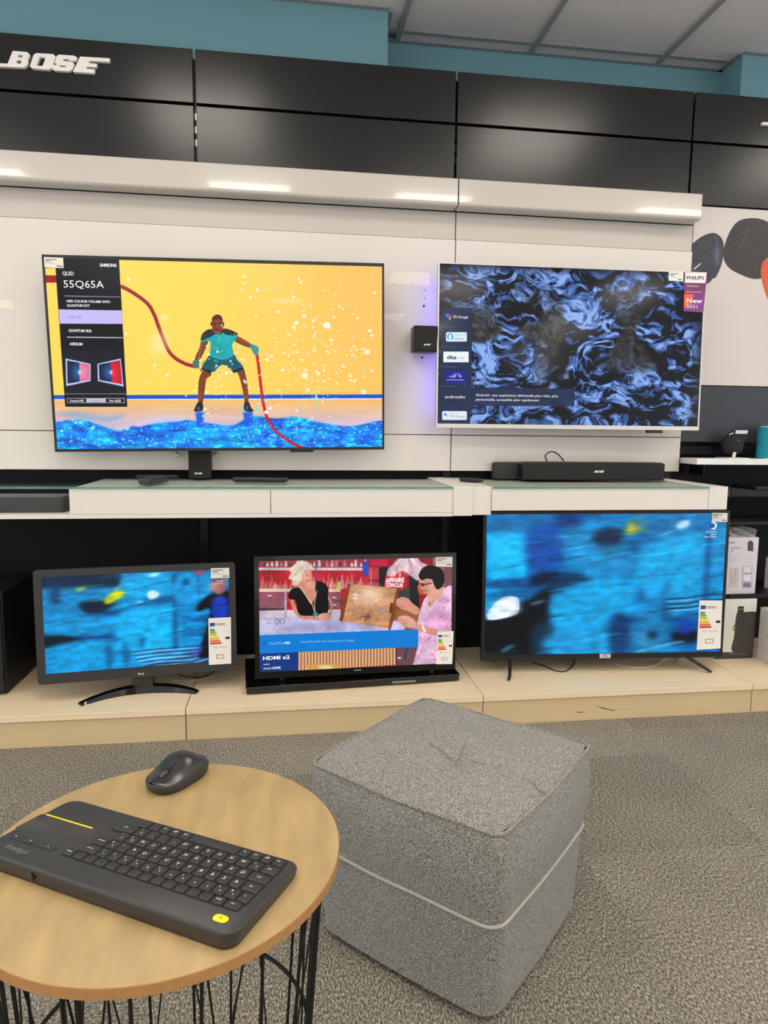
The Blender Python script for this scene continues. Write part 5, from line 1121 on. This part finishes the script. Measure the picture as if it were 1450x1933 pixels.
# ------------------------------------------------------------------ side table
ZT = 0.546; TC = Vector((-0.152, 0.820, 0)); TR = 0.2145
TOPV = mat('beech_veneer', (169, 143, 99), 0.5, var=0.14, vscale=22, stretch=(1.8, 0.45, 1), bump=0.03, bscale=60)
MDF = mat('mdf_edge', (163, 118, 70), 0.75, var=0.08, vscale=120)
WIRE = mat('black_wire', (14, 14, 15), 0.45, metal=0.3, var=0.05)
tb = thing('side_table', 'round wooden side table with a black wire base in the foreground', 'table', (TC.x, TC.y, 0))
n = 128
R_ = [[TC+Vector((r*math.cos(2*math.pi*k/n), r*math.sin(2*math.pi*k/n), z)) for k in range(n)] for r, z in ((TR-0.001, ZT-0.0135), (TR, ZT-0.0125), (TR, ZT-0.0012), (TR-0.0006, ZT-0.0003), (TR-0.0014, ZT))]
o = loft('table_top', R_, [TOPV, MDF], tb, True, 30)
for p in o.data.polygons: p.material_index = 0 if p.normal.z > 0.9 else 1
def ring(name, r, z, rw): tube(name, [TC+Vector((r*math.cos(2*math.pi*k/72), r*math.sin(2*math.pi*k/72), z)) for k in range(72)], rw, WIRE, tb, 8, True)
ring('top_ring', 0.196, ZT-0.0165, 0.003); ring('middle_ring', 0.1765, 0.28, 0.003); ring('floor_ring', 0.158, 0.0035, 0.0035)
def wire(th0, th1, r):
    p0 = TC+Vector((0.194*math.cos(th0), 0.194*math.sin(th0), ZT-0.016)); p1 = TC+Vector((0.158*math.cos(th1), 0.158*math.sin(th1), 0.0035))
    tube('wire', [p0, p1], r, WIRE, tb, 6)
rr = random.Random(12)
for i in range(18):
    th = 2*math.pi*(i+0.5)/18
    wire(th, th+rr.uniform(-0.06, 0.06), 0.0022)
    if i % 2 == 0: wire(th+0.02, th+0.42, 0.0013); wire(th+0.24, th-0.30, 0.0013)
wire(0.02, 0.0, 0.004); wire(0.045, 0.02, 0.004); wire(-1.83, -1.84, 0.0036)

# ------------------------------------------------------------------ keyboard
KBD = mat('keyboard_charcoal', (49, 48, 48), 0.42, var=0.05, vscale=300, bump=0.03, bscale=1500)
KEYM = mat('key_charcoal', (44, 43, 43), 0.45, var=0.05, vscale=200)
WELL = mat('key_well_black', (20, 20, 21), 0.6, var=0.05)
YEL = mat('yellow_plastic', (240, 214, 20), 0.45, var=0.02)
LEG = mat('key_legend_print', (238, 238, 236), 0.6, var=0)
ka = math.radians(-30.44); K0 = Vector((-0.2904, 0.9298, ZT)); E1 = Vector((math.cos(ka), math.sin(ka), 0)); E2 = Vector((math.sin(ka), -math.cos(ka), 0))
KL, KW = 0.354, 0.140
def kz(v): return 0.012+0.010*v/KW
KPt = lambda u, v, dz=0.0: K0+E1*u+E2*v+Vector((0, 0, kz(v)+dz))
kb = thing('wireless_keyboard', 'black wireless keyboard with touchpad and yellow button on the round table', 'keyboard', K0+E1*KL/2+E2*KW/2)
o2 = [(x+KL/2, y+KW/2) for x, y in rrect(KL/2, KW/2, 0.0165, 8)]
def kring(ins, f, dz=0.0):
    out = []
    for u, v in o2:
        cu, cv = KL/2, KW/2; u2 = cu+(u-cu)*(1-ins/cu); v2 = cv+(v-cv)*(1-ins/cv); out.append(K0+E1*u2+E2*v2+Vector((0, 0, max(0.0, kz(v2)*f+dz))))
    return out
loft('body', [kring(0.004, 0, 0.0), kring(0.003, 0, 0.0006), kring(0.0008, 0.45), kring(0.0, 0.86), kring(0.0005, 0.95), kring(0.0017, 1.0)], KBD, kb, True, 50)
def kplane(dz=0.0):
    a = E1; b = -(E2+Vector((0, 0, 0.010/KW))).normalized(); return Plane(KPt(0, 0, dz), a, b)
KP = kplane()
def kl(px, py): u, v = KP.hit(px, py); return u, -v
def slab(name, u0, u1, v0, v1, h, m, parent, r=0.0015, base=0.0, taper=0.0008):
    hx, hy = (u1-u0)/2, (v1-v0)/2; cx, cy = (u0+u1)/2, (v0+v1)/2; q = rrect(hx, hy, min(r, hx*0.9, hy*0.9), 3)
    return loft(name, [[KPt(cx+x*(1-s/hx), cy+y*(1-s/hy), z) for x, y in q] for z, s in ((base, 0), (base+h*0.7, taper*0.6), (base+h, taper*1.6))], m, parent, True, 35)
def legend(key, body, u, v, h, w=None):
    vv, f = glyphs(body); wid = vv[:, 0].max(); s = h/0.73; sx = s if not w else min(s, w/wid)
    me = bpy.data.meshes.new('legend'); me.from_pydata([tuple(KPt(u-(x-wid/2)*sx, v-(y-0.36)*s, 0.00335)) for x, y in vv], [], f); me.update(); link('legend', me, LEG, key)
# the grid of keys, counted from the photo: rows run away from the function row near us
P1 = 0.0181
def row_v(px, py): return kl(px, py)[1]
vF, vN, vA, vQ, vW, vS = row_v(445.5, 1710), row_v(440.4, 1690), row_v(446.6, 1668.5), row_v(456.9, 1650), row_v(462, 1631), row_v(383.5, 1590)
ROWD = (vN-vW)/3
vN, vA, vQ, vW = vW+3*ROWD, vW+2*ROWD, vW+ROWD, vW
vS = vW-ROWD; vF = vN+ROWD*0.83
uA = kl(446.6, 1668)[0]
uR = kl(545, 1631)[0]-0.0008
uLft = kl(116, 1611)[0]
box_u0 = uLft-0.001
def keyrow(v, u_first, labels, depth=None, widths=None, us=None):
    d = depth or ROWD*0.86; u = u_first
    slab('key_well', u_first-sum((widths or {}).get(i, 1.0)*P1 for i in range(len(labels)))-0.0004, u_first+0.0004, v-d/2-ROWD*0.08, v+d/2+ROWD*0.08, 0.0004, WELL, kb, 0.002, 0.0, 0.0)
    for i, lb in enumerate(labels):
        w = (widths or {}).get(i, 1.0)*P1
        k = slab('key', u-w+0.0013, u-0.0013, v-d/2, v+d/2, 0.0024, KEYM, kb, 0.0016, 0.0005)
        if lb:
            if len(lb) > 1 and '|' in lb:
                a, b = lb.split('|'); legend(k, a, u-w/2+0.002, v+0.0026, 0.0030); legend(k, b, u-w/2-0.002, v-0.0030, 0.0030)
            else: legend(k, lb, u-w/2, v, 0.0047 if len(lb) < 3 else 0.0026, w*0.6)
        u -= w
    return u
def fill(labels, widths, u0, u1):
    tot = sum(widths.get(i, 1.0) for i in range(len(labels))); k = (u0-u1)/P1/tot
    return {i: widths.get(i, 1.0)*k for i in range(len(labels))}
uEnd = uLft
rows = [(vN, ['²', '1|&', '2|é', '3|"', "4|'", '5|(', '6|-', '7|è', '8|_', '9|ç', '0|à', '°|)', '+|=', 'retour'], {13: 1.5, 0: 0.9}, uEnd+0.012),
        (vA, ['tab', 'A', 'Z', 'E', 'R', 'T', 'Y', 'U', 'I', 'O', 'P', '¨|^', '£|$', 'entrée'], {0: 1.4, 13: 1.2}, uEnd+0.014),
        (vQ, ['verr', 'Q', 'S', 'D', 'F', 'G', 'H', 'J', 'K', 'L', 'M', '%|ù', 'µ|*'], {0: 1.65}, uEnd+0.03),
        (vW, ['maj', '>|<', 'W', 'X', 'C', 'V', 'B', 'N', '?|,', '.|;', '/|:', '§|!', 'maj'], {0: 1.25, 12: 1.9}, uEnd+0.012)]
for v, lb, wd, ue in rows: keyrow(v, uR, lb, None, fill(lb, wd, uR, ue))
lb = ['esc', 'back', '', '', '', '', '', '', '', '', '', '', '', '', 'suppr']
keyrow(vF, uR-0.002, lb, ROWD*0.62, fill(lb, {0: 1.2}, uR-0.002, uEnd))
lb = ['ctrl', 'fn', 'win', 'alt', '', 'altgr', 'fn', 'ctrl', '', '']
keyrow(vS, uR-0.002, lb, None, fill(lb, {4: 4.6}, uR-0.002, uEnd+0.035))
# touchpad side
tu0, tv0 = kl(88, 1537); tu1, tv1 = kl(174, 1564)
YELL = slab('yellow_strip', tu0, tu1, (tv0+tv1)/2-0.0012, (tv0+tv1)/2+0.0012, 0.0005, YEL, kb, 0.0005, 0.0001, 0.0002)
slab('touchpad', tu0-0.006, tu1+0.014, (tv0+tv1)/2-0.002+0.0035, kl(60, 1578)[1]-0.004, 0.0004, mat('touchpad_charcoal', (52, 52, 54), 0.35, var=0.04), kb, 0.002, 0.0, 0.0002)
bu0, bv0 = kl(22, 1578); bu1, bv1 = kl(106, 1602); bm_ = (bu0+bu1)/2; bv = (bv0+bv1)/2
slab('touchpad_button', bu0, bm_-0.0004, bv-0.0042, bv+0.0042, 0.0012, KEYM, kb, 0.0015, 0.0003); slab('touchpad_button', bm_+0.0004, bu1, bv-0.0042, bv+0.0042, 0.0012, KEYM, kb, 0.0015, 0.0003)
slab('touchpad_button_gap', bu0, bu1, bv+0.0042, bv+0.0052, 0.0003, WELL, kb, 0.0004, 0.0, 0.0)
for f in (0.1, 0.45, 0.85):
    u = bu0+(bu1-bu0)*f; me = bpy.data.meshes.new('button_mark'); me.from_pydata([tuple(KPt(u+a, bv+b, 0.0017)) for a, b in ((-0.0011, 0.001), (0.0011, 0.001), (0, -0.001))], [], [(0, 1, 2)]); me.update(); link('button_mark', me, LEG, kb)
yu, yv = kl(417, 1733.5); slab('yellow_button', yu-0.0085, yu+0.0085, yv-0.0055, yv+0.0055, 0.0011, YEL, kb, 0.0054, 0.0)
me = bpy.data.meshes.new('button_mark'); me.from_pydata([tuple(KPt(yu+a, yv+b, 0.0013)) for a, b in ((-0.0008, 0.0016), (0.001, 0.0012), (0.0003, -0.002))], [], [(0, 1, 2)]); me.update(); link('button_mark', me, INKK, kb)
vv, f = glyphs('logitech'); wid = vv[:, 0].max(); lu, lv = kl(33, 1603); s_ = 0.034/wid
me = bpy.data.meshes.new('brand_lettering'); me.from_pydata([tuple(KPt(lu-(x-wid/2)*s_, lv-(y-0.3)*s_*1.05, 0.0003)) for x, y in vv], [], f); me.update(); link('brand_lettering', me, INKG, kb)
# switch and battery cover on the tall edge that faces us
NE = Plane(K0+E2*(KW+0.0006)+Vector((0, 0, 0)), E1, (0, 0, 1))
us = NE.hit(59, 1650)[0]; 
lathe('power_switch', [(0.0045, -0.0005), (0.0045, 0.001), (0.003, 0.0025)], NE.pt(us, 0.011, 0), GLOSSB, kb, 16, Matrix((NE.a, NE.b, NE.n)).transposed().to_4x4())
u0_, u1_ = NE.hit(92, 1668)[0], NE.hit(262, 1732)[0]
tube('battery_cover_line', [NE.pt(u, z, w) for u, z, w in ((u0_, 0.004, -0.0034), (u0_, 0.0135, -0.0013), (u1_, 0.0135, -0.0013), (u1_, 0.004, -0.0034))], 0.00045, WELL, kb, 6)

# ------------------------------------------------------------------ mouse
MS = mat('mouse_dark_plastic', (38, 38, 40), 0.27, var=0.04, vscale=200); MS2 = mat('mouse_side_plastic', (52, 51, 51), 0.5, var=0.05, vscale=300)
ma = math.radians(50.5); MC = Vector((-0.160, 0.986, ZT)); F1 = Vector((math.cos(ma), math.sin(ma), 0)); F2 = Vector((math.sin(ma), -math.cos(ma), 0))
ms = thing('wireless_mouse', 'dark wireless mouse lying behind the keyboard on the round table', 'mouse', MC)
def mw(s): return 0.0285*(1-abs(s)**3.2)**0.42*(1.0-0.06*s)        # half width along the axis s in -1..1 (front to back)
def mh(s): return 0.018+0.0185*math.exp(-((s-0.28)/0.55)**2)-0.007*max(0, s-0.5)
def mp(s, a, f=1.0, lift=0.0):
    w = mw(s); return MC+F1*(0.049*s)+F2*(w*a)+Vector((0, 0, lift))
def top_z(s, a): return mh(s)*(1-0.20*abs(a)**2.4)
rings = []; ST = 30; SA = 24
ss_ = [-math.cos(math.pi*i/ST)*0.995 for i in range(ST+1)]
vs, fs, mi = [], [], []
for s in ss_:
    for k in range(SA+1):
        a = -1+2*k/SA; vs.append(mp(s, a*0.985)+Vector((0, 0, top_z(s, a)-0.0012*math.exp(-(a/0.04)**2)*(s < -0.1))))
for i in range(ST):
    for k in range(SA): fs.append((i*(SA+1)+k, (i+1)*(SA+1)+k, (i+1)*(SA+1)+k+1, i*(SA+1)+k+1))
bm = bmesh.new(); bv_ = [bm.verts.new(v) for v in vs]
for f in fs: bm.faces.new([bv_[i] for i in f])
from_bm('top_shell', bm, MS, ms, 179)
def outline(scale, zf):
    out = []
    for s in ss_: out.append((s, -1))
    for s in reversed(ss_): out.append((s, 1))
    return [MC+F1*(0.049*s*scale)+F2*(mw(s)*a*scale)+Vector((0, 0, zf(s, a))) for s, a in out]
loft('side_shell', [outline(0.90, lambda s, a: 0.0), outline(0.955, lambda s, a: 0.003), outline(1.0, lambda s, a: top_z(s, 1)*0.55), outline(1.0, lambda s, a: top_z(s, 1)-0.0008), outline(0.985, lambda s, a: top_z(s, 1)+0.0002)], MS2, ms, False, 60)
wc = mp(-0.50, 0)+Vector((0, 0, mh(-0.50)-0.0045))
Mw = Matrix.Translation(wc) @ Matrix((F1, Vector((0,0,1)), F2)).transposed().to_4x4()
lathe('scroll_wheel', [(0.006, -0.0032), (0.0085, -0.002), (0.0085, 0.002), (0.006, 0.0032)], (0,0,0), mat('wheel_rubber', (70, 70, 72), 0.6, var=0.05), ms, 24, Mw)
q0 = [mp(s, a)+Vector((0, 0, mh(s)+0.0002)) for s, a in ((-0.75, 0), (-0.3, 0))]
sl = []
for k in range(20):
    an = 2*math.pi*k/20; s = -0.50+0.24*math.cos(an); a = 0.17*math.sin(an); sl.append(mp(s, a)+Vector((0, 0, top_z(s, a)+0.0002)))
pyd('wheel_slot', sl, [tuple(range(20))], DARKGAP, ms)
tube('button_split', [mp(s, 0)+Vector((0, 0, top_z(s, 0)-0.0004)) for s in (-0.97, -0.9, -0.82, -0.74)], 0.0006, DARKGAP, ms, 6)
tube('button_split', [mp(s, 0)+Vector((0, 0, top_z(s, 0)-0.0009)) for s in (-0.27, -0.15, 0.0)], 0.0006, DARKGAP, ms, 6)

# ------------------------------------------------------------------ pouf
def fabric():
    m = bpy.data.materials.new('grey_melange_fabric'); m.use_nodes = True; nt = m.node_tree; N = nt.nodes; L = nt.links; b = N['Principled BSDF']
    b.inputs['Roughness'].default_value = 0.9; b.inputs['Specular IOR Level'].default_value = 0.2; b.inputs['Sheen Weight'].default_value = 0.15
    tc = N.new('ShaderNodeTexCoord')
    n1 = N.new('ShaderNodeTexNoise'); n1.inputs['Scale'].default_value = 520; n1.inputs['Detail'].default_value = 2; L.new(tc.outputs['Object'], n1.inputs['Vector'])
    mp2 = N.new('ShaderNodeMapping'); mp2.inputs['Scale'].default_value = (1, 1, 5); L.new(tc.outputs['Object'], mp2.inputs[0])
    n2 = N.new('ShaderNodeTexNoise'); n2.inputs['Scale'].default_value = 220; n2.inputs['Detail'].default_value = 3; L.new(mp2.outputs[0], n2.inputs['Vector'])
    w1 = N.new('ShaderNodeTexWave'); w1.inputs['Scale'].default_value = 190; w1.bands_direction = 'DIAGONAL'; w1.inputs['Distortion'].default_value = 1.5; L.new(tc.outputs['Object'], w1.inputs['Vector'])
    mx = N.new('ShaderNodeMix'); mx.data_type = 'FLOAT'; mx.inputs[0].default_value = 0.22; L.new(n1.outputs['Fac'], mx.inputs[2]); L.new(n2.outputs['Fac'], mx.inputs[3])
    rp = N.new('ShaderNodeValToRGB'); e = rp.color_ramp.elements; e[0].position = 0.36; e[0].color = rgb(46, 45, 42); e[1].position = 0.64; e[1].color = rgb(180, 177, 170); L.new(mx.outputs[0], rp.inputs[0])
    L.new(rp.outputs[0], b.inputs['Base Color'])
    ad = N.new('ShaderNodeMath'); ad.operation = 'ADD'; L.new(n1.outputs['Fac'], ad.inputs[0]); L.new(w1.outputs['Fac'], ad.inputs[1])
    bp = N.new('ShaderNodeBump'); bp.inputs['Strength'].default_value = 0.45; bp.inputs['Distance'].default_value = 0.0015; L.new(ad.outputs[0], bp.inputs['Height']); L.new(bp.outputs[0], b.inputs['Normal'])
    return m
FAB = fabric(); PIPE = mat('pale_grey_piping', (168, 164, 156), 0.9, var=0.1, vscale=500, bump=0.2, bscale=900)
pa = math.radians(-44.2); PC = Vector((0.349, 1.352, 0)); G1 = Vector((math.cos(pa), math.sin(pa), 0)); G2 = Vector((-math.sin(pa), math.cos(pa), 0))
HP, ZB, ZM = 0.38, 0.014, 0.205
pf = thing('pouf', 'grey woven square pouf with pale piping standing on the carpet', 'pouf', PC)
NS = 14
def sq(h, r, bulge=0.0):
    out = []; per = []
    for c, d in (((h-r, h-r), 0), ((-h+r, h-r), 90), ((-h+r, -h+r), 180), ((h-r, -h+r), 270)):
        for k in range(9):
            a = math.radians(d+90*k/8); out.append((c[0]+r*math.cos(a), c[1]+r*math.sin(a)))
        # the straight side to the next corner, subdivided and bulged
        a = math.radians(d+90); x, y = c[0]+r*math.cos(a), c[1]+r*math.sin(a); dx, dy = -math.sin(math.radians(d)), 0
        tx, ty = (-1, 0) if d == 0 else (0, -1) if d == 90 else (1, 0) if d == 180 else (0, 1); nx, ny = (0, 1) if d == 0 else (-1, 0) if d == 90 else (0, -1) if d == 180 else (1, 0); Ls = 2*(h-r)
        for k in range(1, NS): f = k/NS; out.append((x+tx*Ls*f+nx*bulge*math.sin(math.pi*f), y+ty*Ls*f+ny*bulge*math.sin(math.pi*f)))
    return out
def PW(x, y, z): return PC+G1*x+G2*y+Vector((0, 0, z))
def side(zs):
    out = []
    for z in zs:
        f = (z-ZB)/(HP-ZB); up = max(0, (z-ZM)/(HP-ZM)); lo = max(0, min(1, (z-ZB)/(ZM-ZB)))
        h = 0.206+0.009*lo+0.003*up+0.006*math.sin(math.pi*up); r = 0.044-0.019*f; b = 0.004+0.006*math.sin(math.pi*min(1, up))
        out.append((h, r, b, z))
    return out
def sag(x, y): return -0.006*(math.exp(-((x)/0.10)**2)+math.exp(-((y)/0.10)**2))*0.7
zl = [ZB, ZB+0.004]+[ZB+0.012+(ZM-0.004-ZB-0.012)*i/8 for i in range(9)]+[ZM]
rl = [[PW(x, y, z+(0 if z > ZB+0.001 else 0)) for x, y in sq(h-(0.012 if z == ZB else 0), r, b)] for h, r, b, z in side(zl)]
loft('lower_cover', rl, FAB, pf, True, 60)
zu = [ZM, ZM+0.004]+[ZM+0.01+(HP-0.008-ZM-0.01)*i/10 for i in range(11)]+[HP]
ru_ = []
for h, r, b, z in side(zu):
    up = (z-ZM)/(HP-ZM); ru_.append([PW(x, y, z+sag(x, y)*up**2) for x, y in sq(h-(0.003 if z == HP else 0), r, b)])
loft('upper_cover', ru_, FAB, pf, False, 70)
h, r, b, z = side([HP])[0]
tube('piping', [PW(x, y, HP+sag(x, y)-0.0005) for x, y in sq(h-0.001, r, b)], 0.0036, FAB, pf, 8, True)
h2, r2, b2, z2 = side([ZM])[0]
tube('piping', [PW(x, y, ZM+0.001*math.sin(6*x/0.2)) for x, y in sq(h2+0.0012, r2, b2)], 0.0034, PIPE, pf, 8, True)
# padded top with a stitched tuft and creases
edge = sq(h-0.0025, r, b); ne = len(edge); NR = 44
CR = []                                             # creases as segments in pouf space
def loc(px, py):
    w = atz(px, py, HP+0.012)-PC; return w.dot(G1), w.dot(G2)
ct = crop(560, 1280, 2.5)
TU = loc(*ct(752, 388))
for a_, b_ in (((632,315),(752,388)), ((752,388),(798,315)), ((830,398),(985,412)), ((1030,445),(1100,470)), ((1100,470),(1180,518)), ((640,410),(752,388))): CR.append((loc(*ct(*a_)), loc(*ct(*b_))))
def segd(x, y, s):
    (ax, ay), (bx, by) = s; dx, dy = bx-ax, by-ay; t = max(0, min(1, ((x-ax)*dx+(y-ay)*dy)/(dx*dx+dy*dy))); return math.hypot(x-ax-dx*t, y-ay-dy*t)
def topz(x, y, f):
    z = HP+sag(x, y)*f**2+0.016*(1-f**2.2)
    z -= 0.014*math.exp(-(((x-TU[0])**2+(y-TU[1])**2)/0.03**2))
    for i, s in enumerate(CR): z -= (0.006, 0.005, 0.0025, 0.003, 0.006, 0.002)[i]*math.exp(-(segd(x, y, s)/0.0024)**2)
    return z
N2 = 230; hh = h-0.0025
vs, fs = [], []
def sq2disc(u, v):      # square grid onto the rounded, slightly bulged outline
    r_ = r; e = b
    x, y = u*hh, v*hh; m = max(abs(u), abs(v))
    if abs(u) > 1e-9 and abs(v) > 1e-9:
        k = (1-math.sqrt(0.5))*r_*1.18*(min(abs(u), abs(v))/m)**(hh/r_*0.55)*m**3; x -= math.copysign(k, u)*0.95; y -= math.copysign(k, v)*0.95
    if abs(u) >= abs(v): x += math.copysign(e*math.cos(math.pi/2*v/m)*m**2 if m else 0, u)
    else: y += math.copysign(e*math.cos(math.pi/2*u/m)*m**2, v)
    return x, y, m
for i in range(N2+1):
    for j in range(N2+1):
        x, y, m = sq2disc(-1+2*i/N2, -1+2*j/N2); vs.append(PW(x, y, topz(x, y, m)))
for i in range(N2):
    for j in range(N2): fs.append((i*(N2+1)+j, (i+1)*(N2+1)+j, (i+1)*(N2+1)+j+1, i*(N2+1)+j+1))
pyd('top_cushion', vs, fs, FAB, pf, 179)
for sx in (-1, 1):
    for sy in (-1, 1): 
        c = PW(sx*0.14, sy*0.14, 0); lathe('foot', [(0.018, 0.0), (0.022, 0.006), (0.022, 0.0138)], c, PLASTB, pf, 16)
